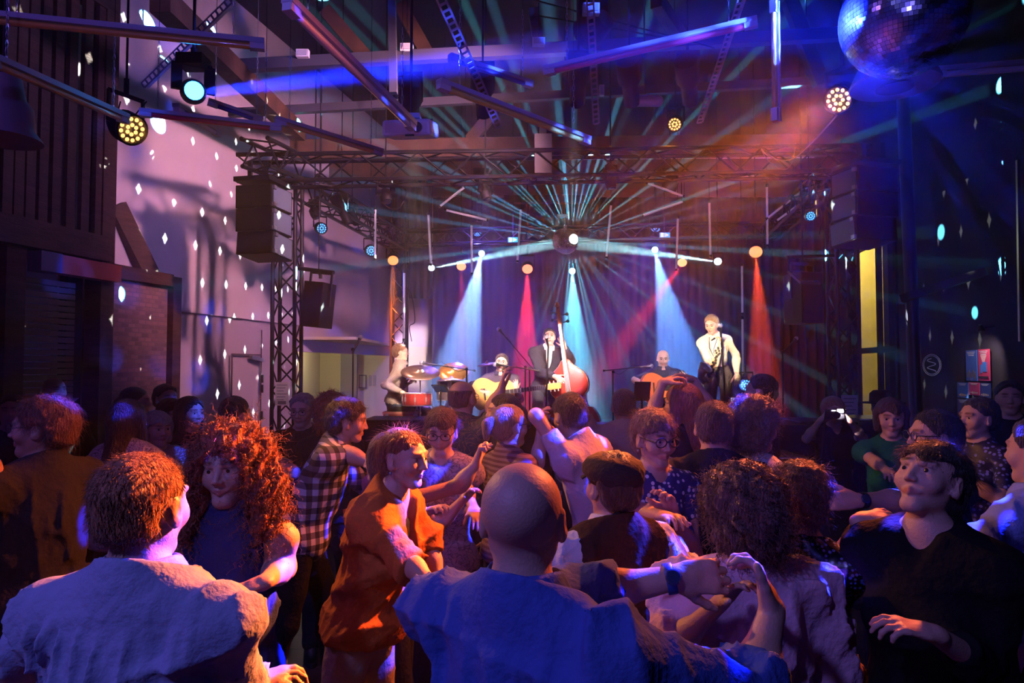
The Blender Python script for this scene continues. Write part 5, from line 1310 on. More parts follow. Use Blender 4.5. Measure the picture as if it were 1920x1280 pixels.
# ------------------------------------------------------------------ the dancers, nearest first
DK = ('black_cloth', (.012, .012, .014)); JEANS = ('dark_jeans', (.02, .025, .05))
RED_H = (.35, .09, .03); BRN = (.06, .03, .018); BLKH = (.012, .009, .009); GRYH = (.28, .24, .24); BLOND = (.3, .19, .1); AUB = (.22, .06, .025)
pA = person('man in a grey-blue shirt seen from behind, facing the woman with red curls', 271, 850, 1.45, th=8, hair='crop*', hcol=(.36, .14, .06), topw=('denim_grey', (.34, .38, .58)), sleeve=1.95, neck='collar', q=2, fold=.011, loose=.02, pleat=.026, width=1.08, jaw=1.05,  # orange lamplight on his hair put into the hair colour
       L=dict(at=P(105, 1300, 1.8), elbow=P(40, 1262, 1.55)), R_=dict(at=P(462, 1282, 1.8), elbow=P(445, 1335, 1.6), dir=(.9, .3, .1), palm=(0, .2, -1)))
pB = person('woman with long curly red hair facing the camera in a navy halter top', 433, 814, 2.15, th=182, hr=3, fem=True, hair='curlylong*', hcol=RED_H, topw=('navy_satin', (.02, .035, .13), 'top'), sleeve=0, neck='halter', q=2, smile=1.6, fold=.008, hem=.1, armw=1.05,
       R_=dict(at=P(315, 1100, 1.9)), L=dict(at=P(494, 1092, 1.97), elbow=P(533, 1064, 2.2), dir=(-1, -.35, -.22), palm=(-.1, .1, -1), curl=.3, spread=1.5))
pC = person('man with glasses and tousled hair looking left, one arm stretched out at the left edge', 78, 750, 2.8, th=290, hy=-38, hair='thick*', hcol=(.2, .09, .05), topw=('charcoal_tee', (.035, .037, .045), 'tee_shirt'), sleeve=.75, q=2, glasses=1, stubble=.3, width=1.1, belly=.03, fold=.01, loose=.02,
       L=dict(at=P(-150, 878, 2.5), elbow=P(-25, 876, 2.6)), R_=dict(at=P(-60, 960, 3.2)))
pD = person('woman with short auburn hair in an orange knitted cardigan and khaki trousers', 757, 805, 2.6, th=108, hy=8, hp=-4, fem=True, H=1.68, lean=(14, 0), hair='fringe*', hcol=AUB, topw=('orange_knit', (.5, .15, .03), 'cardigan'), sleeve=1.3, neck='v', vdepth=.24, q=2, smile=1, loose=.034, cuff=.02, hem=.05, fold=.011, bottom=('khaki_trousers', (.42, .33, .22)),
       extra=[(('black_top', (.01, .01, .012)), 0, 'strap', .05, .006, 0, .1, 0, 'camisole')],
       R_=dict(at=P(822, 1106, 2.25), elbow=P(757, 1045, 2.38), dir=(.9, -.3, -.35), palm=(0, 0, -1)), L=dict(at=P(835, 1130, 2.6), elbow=P(800, 1010, 2.75)), feet=((-.1, -.12), (-.25, .12)))
pE = person('bald man in a blue shirt seen from behind, arms reaching to the right', 980, 861, 1.36, th=12, tw=24, hair='bald', hs=1.03, topw=('blue_shirt', (.07, .12, .45)), sleeve=1.42, neck='collar', q=2, width=1.12, fold=.013, loose=.022, pleat=.014, cuff=.02, jaw=1.1, belly=.03, collar_h=1.1,
       L=dict(at=P(1268, 1082, 1.62), elbow=P(1095, 1116, 1.64), dir=(1, .0, .02), palm=(.1, 1, -.2), curl=.7), R_=dict(at=P(1448, 1142, 1.52), elbow=P(1408, 1305, 1.4), dir=(-.3, .15, 1), palm=(-1, .25, -.1), curl=.75, thumb=(-.3, -.4, 1)))
pF = person('curly brown-haired woman in a pale pink blouse seen from behind the joined hands', 1390, 893, 1.95, th=352, fem=True, H=1.62, hair='curly*', hcol=(.17, .075, .06), hs=1.06, topw=('pink_blouse', (.85, .5, .6), 'blouse'), sleeve=1.35, q=2, width=1.25, fold=.013, loose=.03, cuff=.03,  # blouse's own pink, strengthened by the pink light falling on it
       L=dict(at=P(1352, 1128, 1.72), elbow=P(1258, 1215, 1.86)))
pG = person('man in a dark flat cap, white shirt and brown-black waistcoat', 1146, 851, 2.35, th=335, H=1.66, hair='short', hcol=(.05, .03, .02), topw=('white_shirt', (.72, .7, .75)), sleeve=1.95, neck='collar', q=2, fold=.012, loose=.022, cuff=.012, width=1.05, collar_h=1.15,
       extra=[(('brown_waistcoat', (.05, .028, .018)), 0, 'vest', .0, .03, .012, .1, 0, 'waistcoat')],
       L=dict(at=P(1045, 1075, 2.6), elbow=P(1052, 1045, 2.3)), R_=dict(at=P(1280, 1040, 2.55)))
pH = person('woman with short black hair looking up to the left, in a black V-neck top', 1741, 828, 1.9, th=232, hy=8, hp=26, hr=0, fem=True, hair='pixie*', hcol=BLKH, topw=('black_vneck', (.008, .008, .01), 'top'), sleeve=1.6, neck='v', vdepth=.11, q=2, smile=.6, jaw=.86, width=1.1, loose=.022, brow=(.12, .1, .1), lips=(.8, .35, .38),
       L=dict(at=P(1752, 1188, 1.62), elbow=P(1860, 1260, 1.75), dir=(-1, .1, .25), palm=(-.1, .2, -1)), R_=dict(at=P(1560, 1240, 2.0)))
pI = person('dark-haired person in a black sequinned top beside the curly-haired woman, back turned', 1502, 872, 2.15, th=35, fem=True, H=1.62, hair='thick*', hcol=(.1, .03, .02), topw=('sequins', 'dots', (.006, .006, .01), (.12, .14, .3), 75, .25), sleeve=.7, q=2, neck='scoop',
       R_=dict(at=P(1612, 975, 2.05), elbow=P(1590, 1050, 2.1), dir=(1, .1, .2), palm=(0, .3, -1)), L=dict(at=P(1450, 1130, 2.3)))
pJ = person('man in a pale blue shirt at the right edge, back half turned', 1948, 785, 2.35, th=335, hair='short', hcol=BRN, topw=('pale_blue_shirt', (.3, .34, .75)), sleeve=1.95, neck='collar', q=2, fold=.01, loose=.024, width=1.08, L=dict(at=P(1800, 1110, 2.5), elbow=P(1815, 1040, 2.2)))
pK = person('older woman with glasses in a navy blouse with white dots', 1227, 772, 2.85, th=158, hp=-8, fem=True, hair='pixie*', hcol=(.26, .13, .11), topw=('dotted_navy', 'dots', (.015, .025, .16), (.75, .75, .85), 42, .7), sleeve=.5, neck='v', vdepth=.09, q=2, glasses=1.5, loose=.016,
       L=dict(at=P(1262, 958, 2.7)), R_=dict(at=P(1240, 966, 2.6), elbow=P(1190, 960, 2.8)))
pL = person('man with short greying hair in a navy jacket, back to the camera', 1338, 752, 3.05, th=12, hair='crop*', hcol=(.1, .055, .05), topw=('navy_jacket', (.012, .014, .03), 'jacket'), sleeve=1.95, q=2, fold=.008, loose=.022, width=1.0, neck='collar', L=dict(at=P(1290, 985, 3.1)))
pM = person('woman with long grey curls and a white lace top', 1417, 757, 3.15, th=62, fem=True, hair='curly*', hcol=(.2, .12, .12), topw=('white_lace', 'leaf', (.55, .5, .55), (.2, .18, .22), 60, .8), sleeve=1.2, q=1, loose=.02)
pR = person('man in a lilac-white T-shirt with one elbow stretched to the left', 1067, 741, 3.8, th=335, hair='short*', hcol=BLKH, topw=('lilac_tee', (.55, .48, .62), 'tee_shirt'), sleeve=.6, q=1, lean=(8, -13), tw=-28, hp=-14, loose=.03, fold=.008, width=.95,
       L=dict(at=P(1024, 800, 3.92), elbow=P(1005, 779, 3.68)), armw=.9, R_=dict(at=P(1110, 880, 4.1)))
pS = person('woman with a blond ponytail and glasses in a dark swirl-patterned top', 957, 760, 3.7, th=58, fem=True, hair='ponytail', hcol=BLOND, glasses=1.2, topw=('swirl_top', 'stripes', (.09, .03, .05), (.2, .12, .14), 38, .8), sleeve=.6, q=1, width=1.05, R_=dict(at=P(1013, 806, 3.7), elbow=P(1008, 868, 3.62), dir=(.1, .1, 1), palm=(1, 0, 0)), L=dict(at=P(985, 900, 3.9)))
pQ = person('man in a grey-brown T-shirt with both arms spread, facing the stage', 1169, 729, 4.6, th=4, hair='crop', hcol=BLKH, tone=(.25, .14, .1), topw=('taupe_tee', (.3, .24, .2), 'tee_shirt'), sleeve=.8, q=1, loose=.03, fold=.009, width=1.12,
       L=dict(at=P(1050, 770, 4.5), elbow=P(1092, 775, 4.5)), R_=dict(at=P(1285, 770, 4.3), elbow=P(1245, 778, 4.4)))
pT = person('man with a bare crown in a leaf-patterned shirt, right arm raised', 868, 713, 4.5, th=28, hair='receding', hcol=(.12, .07, .06), glasses=1, topw=('leaf_shirt', 'leaf', (.05, .07, .05), (.22, .17, .06), 14, .8), sleeve=.75, q=1, loose=.03, belly=.02, width=1.08,
       R_=dict(at=P(940, 731, 4.4), elbow=P(924, 763, 4.4), dir=(.15, 0, 1), palm=(1, 0, 0)), L=dict(at=P(815, 850, 4.5)))
pU = person('woman with glasses in a leaf-print blouse facing the camera', 828, 769, 3.5, th=182, hp=-14, fem=True, hair='pixie*', hcol=(.08, .035, .03), glasses=1.2, topw=('leaf_blouse', 'leaf', (.34, .3, .33), (.08, .07, .09), 16, .8), sleeve=.8, neck='v', vdepth=.06, q=1, loose=.028, L=dict(at=P(888, 952, 3.3), elbow=P(872, 915, 3.45)), R_=dict(at=P(800, 960, 3.3)))
pV = person('woman in a pale strap top hidden behind the orange cardigan, fist raised', 742, 815, 3.05, th=92, fem=True, hair='bob', hcol=BRN, topw=('pale_strap_top', (.6, .55, .62), 'top'), sleeve=0, neck='strap', q=1, R_=dict(at=P(893, 868, 3.0), elbow=P(862, 910, 3.0), dir=(.25, 0, 1), palm=(1, 0, 0), curl=1.25), L=dict(at=P(870, 935, 3.2)))
pW = person('man in a black and white checked shirt bending forward in white trainers', 654, 752, 3.9, th=82, lean=(20, 0), H=1.76, hair='thick*', hcol=(.03, .015, .015), topw=('checked_shirt', 'check', (.012, .012, .02), (.55, .52, .58), 15, .8), sleeve=.95, q=1, neck='collar', loose=.03, hem=.12, bottom=DK, shoes=(.4, .36, .4), hp=-8,
       R_=dict(at=P(694, 868, 3.7), elbow=P(650, 850, 3.75)), L=dict(at=P(712, 875, 3.95)), feet=((.18, -.1), (-.22, .12)))
pAN = person('dark-haired dancer low behind the orange cardigan, facing the man in the checked shirt', 718, 828, 3.55, th=275, fem=True, hair='bob', hcol=BLKH, topw=DK, sleeve=1.5, q=1)
pX = person('grey-haired man with glasses in a dark sweater below the paper notice', 567, 740, 4.9, th=182, hair='short', hcol=GRYH, glasses=1, topw=('dark_sweater', (.02, .018, .022), 'sweater'), sleeve=1.95, q=1, hp=-8, L=dict(at=P(600, 860, 4.7)), bottom=JEANS)
pY = person('woman with wavy red hair behind the checked shirt, back turned', 622, 746, 4.6, th=350, fem=True, hair='curly*', hcol=(.3, .05, .03), topw=DK, sleeve=1.5, q=1)
pZ = person('man with dark thinning hair in a grey T-shirt in front of the flush door', 443, 746, 4.6, th=25, hair='short', hcol=BLKH, topw=('slate_tee', (.08, .1, .12), 'tee_shirt'), sleeve=.85, q=1, width=1.1, R_=dict(at=P(478, 875, 4.4)))
pAA = person('woman with long black hair and a blue-lit face beside the plaster wall', 358, 746, 4.8, th=118, fem=True, hair='long', hcol=BLKH, topw=DK, sleeve=.4, q=1, L=dict(at=P(385, 850, 4.6)), R_=dict(at=P(385, 848, 4.5), elbow=P(345, 852, 4.6)))
pAB = person('woman with glasses and dark bob left of the long-haired woman by the wall', 324, 750, 5.05, th=105, fem=True, hair='bob', hcol=BLKH, glasses=1.4, topw=DK, sleeve=1.5, q=0)
pAC = person('man with short dark hair in front of the end post of the brick panel', 312, 722, 5.7, th=125, hair='short', hcol=BLKH, topw=DK, sleeve=.5, q=0)
pAD = person('woman with very long dark hair and a white mottled blouse, back turned', 243, 752, 3.9, th=12, fem=True, hair='long', hcol=(.04, .016, .012), topw=('mottled_blouse', 'leaf', (.5, .42, .45), (.06, .04, .05), 34, .8), sleeve=.9, q=1, loose=.03, L=dict(at=P(190, 900, 3.8)))
pAE = person('woman with dark hair tied back in front of the brick panel', 256, 727, 5.3, th=75, fem=True, hair='bun', hcol=BLKH, topw=DK, sleeve=.5, q=0)
pAF = person('grey-haired woman in a pale pink T-shirt behind the red curls', 296, 774, 4.4, th=128, fem=True, hair='bob', hcol=(.4, .36, .38), topw=('pink_tee', (.42, .3, .34), 'tee_shirt'), sleeve=.75, q=1, loose=.025)
pAG = person('bald bearded man in black in front of the roller shutter', 103, 707, 6.0, th=115, hair='bald', stubble=.7, topw=DK, sleeve=1.5, q=0, width=1.1)
pAM = person('dark figure at the far left edge under the gallery', 22, 742, 4.9, th=150, hair='short', hcol=BLKH, topw=DK, sleeve=1.5, q=0)
pAO = person('short dark-haired dancer under the raised hands near the stage', 942, 740, 4.3, th=265, fem=True, hair='bun', hcol=BLKH, topw=DK, sleeve=.4, q=0)
pP = person('woman with long auburn hair and glasses in black, both arms raised', 1277, 722, 4.0, th=312, fem=True, hair='long', hcol=(.3, .09, .04), glasses=1.3, topw=('black_tee', (.01, .01, .012), 'tee_shirt'), sleeve=.5, q=1,
       L=dict(at=P(1243, 716, 3.95), elbow=P(1222, 778, 3.9), dir=(1, 0, .3), palm=(0, 0, -1), curl=.6), R_=dict(at=P(1300, 712, 4.1), elbow=P(1335, 768, 4.1), dir=(-1, 0, .4), palm=(0, 0, -1), curl=.6))
pN = person('man with dark hair at the foot of the stage on the right', 1424, 704, 5.1, th=300, hair='short', hcol=BLKH, stubble=.5, topw=('plum_shirt', (.09, .03, .035)), sleeve=1.5, q=1)
pO = person('woman in black photographing with a flash, facing the camera', 1563, 746, 5.6, th=180, fem=True, hair='bob', hcol=(.25, .08, .06), glasses=1.3, topw=('black_dress', (.012, .01, .014), 'dress'), sleeve=.35, neck='v', q=1, hem=.1, skirt=.5,
       R_=dict(at=P(1538, 788, 5.35), elbow=P(1512, 822, 5.5), dir=(.7, -.1, .8), palm=(1, 0, 0)), L=dict(at=P(1592, 788, 5.35), elbow=P(1618, 820, 5.5), dir=(-.7, -.1, .8), palm=(-1, 0, 0)))
pAH = person('woman with wavy dark hair in a green top on the right', 1670, 750, 4.2, th=205, fem=True, hair='bob', hcol=(.06, .02, .02), topw=('green_top', (.01, .13, .07), 'top'), sleeve=.6, q=1, R_=dict(at=P(1660, 880, 3.9), elbow=P(1640, 865, 4.1)), hp=-6)
pAI = person('man with glasses and swept-back black hair, arm reaching left, behind the woman looking up', 1748, 772, 3.1, th=275, hair='short*', hcol=BLKH, glasses=1.4, topw=('charcoal_shirt', (.012, .012, .016)), sleeve=1.15, q=1,
       L=dict(at=P(1606, 938, 2.75), elbow=P(1700, 938, 2.85), dir=(-1, 0, 0), palm=(0, 1, -.3), curl=.5))
pAJ = person('woman with dark hair in a blue glinting patterned top on the right', 1832, 748, 3.9, th=262, fem=True, hair='short', hcol=BLKH, topw=('glint_top', 'dots', (.02, .015, .04), (.2, .22, .6), 40, .5), sleeve=.8, q=1, L=dict(at=P(1790, 880, 3.7)))
pAK = person('dark-dressed man in front of the posters at the right edge', 1893, 716, 4.9, th=215, hair='short', hcol=BLKH, topw=DK, sleeve=1.5, q=0)
pAL = person('person in a wide black hat in front of the tall window', 1652, 742, 6.4, th=20, hair='short', hcol=BLKH, topw=DK, sleeve=1.5, q=0)
# flat cap, watches, hat, jewellery
def on(p, x, y, z): return p['Hc'] + p['rot'] @ (V((x, y, z)) * p['sh'])
def child(p, name, m, material, smooth=2): return obj(name, m, material, p['t'], smooth)
A_ = pG['rot']
m = M(); prof = []
N = 30; vs = []; fs = []
for j, (zz, rr, fo) in enumerate(((.02, 1.0, 0), (.035, 1.06, .004), (.05, 1.2, .008), (.075, 1.22, .006), (.1, 1.05, .0), (.118, .7, 0), (.124, .2, 0))):
    for i in range(N):
        a = 2 * math.pi * i / N; vs.append(on(pG, math.cos(a) * .084 * rr, -.018 + math.sin(a) * .103 * rr + fo, zz + .012 * math.sin(a) * (1 - j / 9) - (.012 if math.sin(a) < -.5 and j < 3 else 0)))
for j in range(6):
    for i in range(N): fs.append((j * N + i, j * N + (i + 1) % N, (j + 1) * N + (i + 1) % N, (j + 1) * N + i))
fs.append(tuple(6 * N + i for i in range(N)))
cap_o = child(pG, 'flat_cap', m.add(vs, fs), mat('cap_wool', (.03, .02, .018), .9, bump=.4, bscale=60))
sm = cap_o.modifiers.new('thick', 'SOLIDIFY'); sm.thickness = .004
pk = M(); vs = []; 
for t_ in (0, 1):
    for i in range(13):
        a = math.pi * (.15 + .7 * i / 12); vs.append(on(pG, math.cos(a) * (.084 + .012 * t_), -.018 + math.sin(a) * (.1 + .055 * t_), .045 - .018 * t_))
child(pG, 'cap_peak', pk.add(vs, [(i, i + 1, i + 14, i + 13) for i in range(12)]), MATS['cap_wool']).modifiers.new('thick', 'SOLIDIFY').thickness = .005
def band(p, arm, f, w_, r, name, material, face=False):
    sh, el, wr = p['arms'][arm][:3]; d = (wr - el).normalized(); c = el.lerp(wr, f); u = d.orthogonal().normalized()
    o = obj(name, M().lathe(c - d * w_ / 2, d, [(0, r * .96), (.001, r), (w_ - .001, r), (w_, r * .96)], 20), material, p['t'], 2)
    if face: obj('watch_face', M().lathe(c + V((0, -r * .9, r * .35)), V((0, -1, .4)), [(0, .018), (.006, .018), (.008, .015)], 20), mat('watch_face', (.03, .05, .12), .2), o)
band(pE, 0, .93, .022, .036, 'wrist_watch', mat('watch_blue', (.03, .08, .3), .4), True)
band(pAI, 0, .9, .03, .034, 'wrist_watch', BLKP, True)
hh_ = on(pAL, 0, -.02, .05); child(pAL, 'black_hat', M().lathe(hh_, (0, 0, 1), [(0, .2), (.008, .2), (.012, .105), (.09, .1), (.12, .07), (.125, .02)], 24), mat('hat_felt', (.01, .01, .012), .9))
for x in (-1, 1): child(pK, 'earring', M().ball(on(pK, x * .078, -.002, -.045), .006, 8, 6), STEEL)
child(pD, 'earring', M().ball(on(pD, .08, -.002, -.045), .007, 8, 6), STEEL)
nbF = pF['nb']; m = M()
for i in range(26):
    a = math.pi * 2 * i / 26; m.ball(nbF + V((math.cos(a) * .072, math.sin(a) * .075, .052 + .01 * math.sin(a))), .0065, 8, 6)
child(pF, 'bead_necklace', m, mat('pearl', (.5, .5, .55), .2))
# camera with flash in the hands of the photographing woman
cc = P(1565, 777, 5.3); t = thing('photo_camera', 'small camera firing its flash, held by the woman in black', 'camera', cc)
obj('body', M().box(cc, (.13, .04, .075)), BLKP, t); obj('lens', M().cyl(cc + V((-.01, -.02, 0)), cc + V((-.01, -.06, 0)), .028, n=18), BLK, t)
obj('flash', M().box(cc + V((.03, -.03, .03)), (.035, .02, .025)), mat('flash', (1, 1, 1), .4, emit=(1, .85, 1), estr=40), t)
obj('strap', M().tube([cc + V((-.07, 0, .02)), cc + V((-.1, 0, -.2)), cc + V((-.12, .02, -.45)), cc + V((-.08, .03, -.2)), cc + V((-.065, .01, 0))], .005, 6), BLKP, t)
pl = bpy.data.lights.new('flash_light', 'SPOT'); pl.energy = 14; pl.color = (1, .85, 1); pl.spot_size = R(120); po = bpy.data.objects.new('flash_light', pl); C.objects.link(po); po.parent = t; po.location = (.03, -.06, .03); po.rotation_euler = (R(90), 0, 0)
# ------------------------------------------------------------------ the band on the stage
SF = .83
pd = person('drummer in a grey-brown shirt seated behind the cymbals, profile to the right', 752, 645, 9.5, th=72, hy=8, H=1.78, floor=SF, pelvis=P(740, 752, 9.6), seat=(.45, .2), hair='short', hcol=(.16, .07, .03), topw=('drummer_shirt', (.24, .17, .17)), sleeve=1.9, neck='collar', q=1, hem=.02, glasses=1, bottom=('navy_trousers', (.02, .03, .06)),
      R_=dict(at=P(757, 737, 9.2), elbow=P(722, 722, 9.4)), L=dict(at=P(772, 713, 9.3), elbow=P(752, 722, 9.9)))
pg1 = person('guitarist with glasses singing into a microphone, seated on the left', 940, 664, 9.2, th=182, hr=-8, H=1.75, floor=SF, pelvis=P(938, 762, 9.35), seat=(.45, .22), hair='short', hcol=(.05, .03, .03), topw=('indigo_shirt', (.05, .04, .07)), sleeve=1.4, neck='collar', q=1, glasses=1, bottom=DK,
      R_=dict(at=P(905, 733, 8.95), elbow=P(886, 722, 9.15), dir=(1, -.1, -.35), palm=(0, 1, 0)), L=dict(at=P(966, 733, 8.95), elbow=P(975, 748, 9.1), dir=(0, -.2, 1), palm=(-.3, 1, 0)))
pb_ = person('double bass player in a dark jacket singing behind the bass neck', 1030, 616, 9.3, th=172, hy=8, H=1.78, floor=SF, lean=(6, -4), hair='short', hcol=(.1, .07, .08), topw=('cream_shirt', (.6, .58, .55)), sleeve=0, neck='collar', q=1, bottom=('dark_suit', (.03, .03, .04)), hp=4,
      extra=[(('dark_suit', (.03, .03, .045)), 1.9, 'v', .14, .026, .006, .32, .015, 'jacket')],
      R_=dict(at=P(1042, 706, 8.9), elbow=P(1013, 698, 9.15), dir=(.8, .0, -.5), palm=(0, .6, 0)), L=dict(at=P(1058, 650, 9.0), elbow=P(1070, 676, 9.2), dir=(-.4, -.1, .9), palm=(0, -1, 0)))
pg2 = person('bald guitarist in a dark blue shirt seated on the right, looking down', 1243, 656, 9.4, th=188, hp=-16, H=1.78, floor=SF, pelvis=P(1245, 758, 9.5), seat=(.45, .22), hair='bald', stubble=.6, topw=('blue_black_shirt', (.03, .035, .07)), sleeve=1.0, neck='collar', q=1, bottom=DK,
      R_=dict(at=P(1213, 728, 9.1), elbow=P(1190, 712, 9.3), dir=(1, -.1, -.3), palm=(0, 1, 0)), L=dict(at=P(1283, 716, 9.15), elbow=P(1290, 738, 9.3), dir=(-.2, -.2, 1), palm=(-.3, 1, 0)))
ps = person('saxophonist in a beige shirt looking down at his tenor saxophone', 1334, 592, 8.8, th=196, hy=18, hp=-22, H=1.74, width=.88, lean=(12, 6), floor=SF, hair='short', hcol=(.3, .15, .06), topw=('beige_shirt', (.56, .48, .36)), sleeve=1.95, neck='collar', q=1, hem=-.12, loose=.014, fold=.007, armw=.9, bottom=('grey_trousers', (.05, .042, .036)),
      R_=dict(at=P(1329, 684, 8.45), elbow=P(1323, 666, 8.75), dir=(.3, -.3, -.6)), L=dict(at=P(1382, 702, 8.7), elbow=P(1379, 664, 8.85), curl=.3))
# ---------------- guitars
WOODG = mat('spruce_top', (.75, .38, .1), .3, coat=.6, var=.1, vscale=8); WOODR = mat('mahogany', (.4, .09, .03), .3, coat=.6); EBO = mat('ebony', (.02, .015, .012), .35)
def outline(pts, n=4):
    """smooth closed outline through the points (Catmull-Rom)"""
    o = []; K = len(pts)
    for i in range(K):
        p0, p1, p2, p3 = [V(pts[(i + j - 1) % K]) for j in range(4)]
        for k in range(n):
            t = k / n; o.append(.5 * ((2 * p1) + (p2 - p0) * t + (2 * p0 - 5 * p1 + 4 * p2 - p3) * t * t + (3 * p1 - p0 - 3 * p2 + p3) * t ** 3))
    return o
def guitar(c, ang, yaw, s, label, top, cat='guitar'):
    """x along the neck, z across, front towards -y"""
    t = thing('acoustic_guitar', label, cat, c); Rr = Matrix.Rotation(yaw, 3, 'Z') @ Matrix.Rotation(-ang, 3, 'Y')
    def T3(p): return V(c) + Rr @ (V(p) * s)
    half = [(-.25, 0, .0), (-.245, 0, .1), (-.19, 0, .175), (-.11, 0, .195), (-.03, 0, .165), (.03, 0, .125), (.09, 0, .125), (.16, 0, .145), (.215, 0, .12), (.245, 0, .06), (.25, 0, 0)]
    full = half + [(x, y, -z) for x, y, z in half[-2:0:-1]]
    ol = [T3(p) for p in outline(full, 3)]; f = Rr @ V((0, -.045 * s, 0))
    b = obj('body', M().prism(ol, -f, f * .96), WOODR, t); bv = b.modifiers.new('edge', 'BEVEL'); bv.width = .004
    obj('soundboard', M().prism(ol, f * .97, f * 1.06), top, t)
    obj('sound_hole', M().lathe(T3((.06, -.0485, 0)), Rr @ V((0, -1, 0)), [(0, .048 * s), (.002, .046 * s)], 20), EBO, t)
    obj('bridge', M().bar(T3((-.1, -.053, -.07)), T3((-.1, -.053, .07)), .02 * s, .014 * s, up=Rr @ V((0, 1, 0))), EBO, t)
    obj('neck', M().bar(T3((.1, -.06, 0)), T3((.62, -.06, 0)), .05 * s, .022 * s, up=Rr @ V((0, 1, 0))), EBO, t)
    fr = M()
    for k in range(14): x = .2 + .42 * (1 - .93 ** k) / (1 - .93 ** 14); fr.bar(T3((x, -.073, -.025)), T3((x, -.073, .025)), .004, .003)
    obj('frets', fr, STEEL, t)
    hd = obj('headstock', M().prism([T3(p) for p in ((.62, -.055, -.025), (.66, -.05, -.038), (.79, -.04, -.034), (.8, -.04, 0), (.79, -.04, .034), (.66, -.05, .038), (.62, -.055, .025))], Rr @ V((0, -.01, 0)), Rr @ V((0, .008, 0))), WOODG, t)
    for k in range(3):
        for sg in (-1, 1): obj('tuning_peg', M().cyl(T3((.67 + .045 * k, -.045, sg * .034)), T3((.67 + .045 * k, -.045, sg * .06)), .007 * s, n=8), mat('peg_cream', (.7, .6, .4), .4), hd)
    st = M()
    for k in range(6): st.cyl(T3((-.1, -.062, -.024 + .0096 * k)), T3((.63, -.074, -.018 + .0072 * k)), .0008 * s, n=4, cap=False)
    obj('strings', st, STEEL, t)
    return t
guitar(P(926, 737, 8.98), R(7), R(-8), 1.12, 'amber flat-topped acoustic guitar held by the left guitarist', WOODG)
guitar(P(1238, 726, 9.12), R(4), R(6), 1.05, 'red-brown acoustic guitar held by the bald guitarist', mat('guitar_red', (.6, .14, .04), .3, coat=.6))
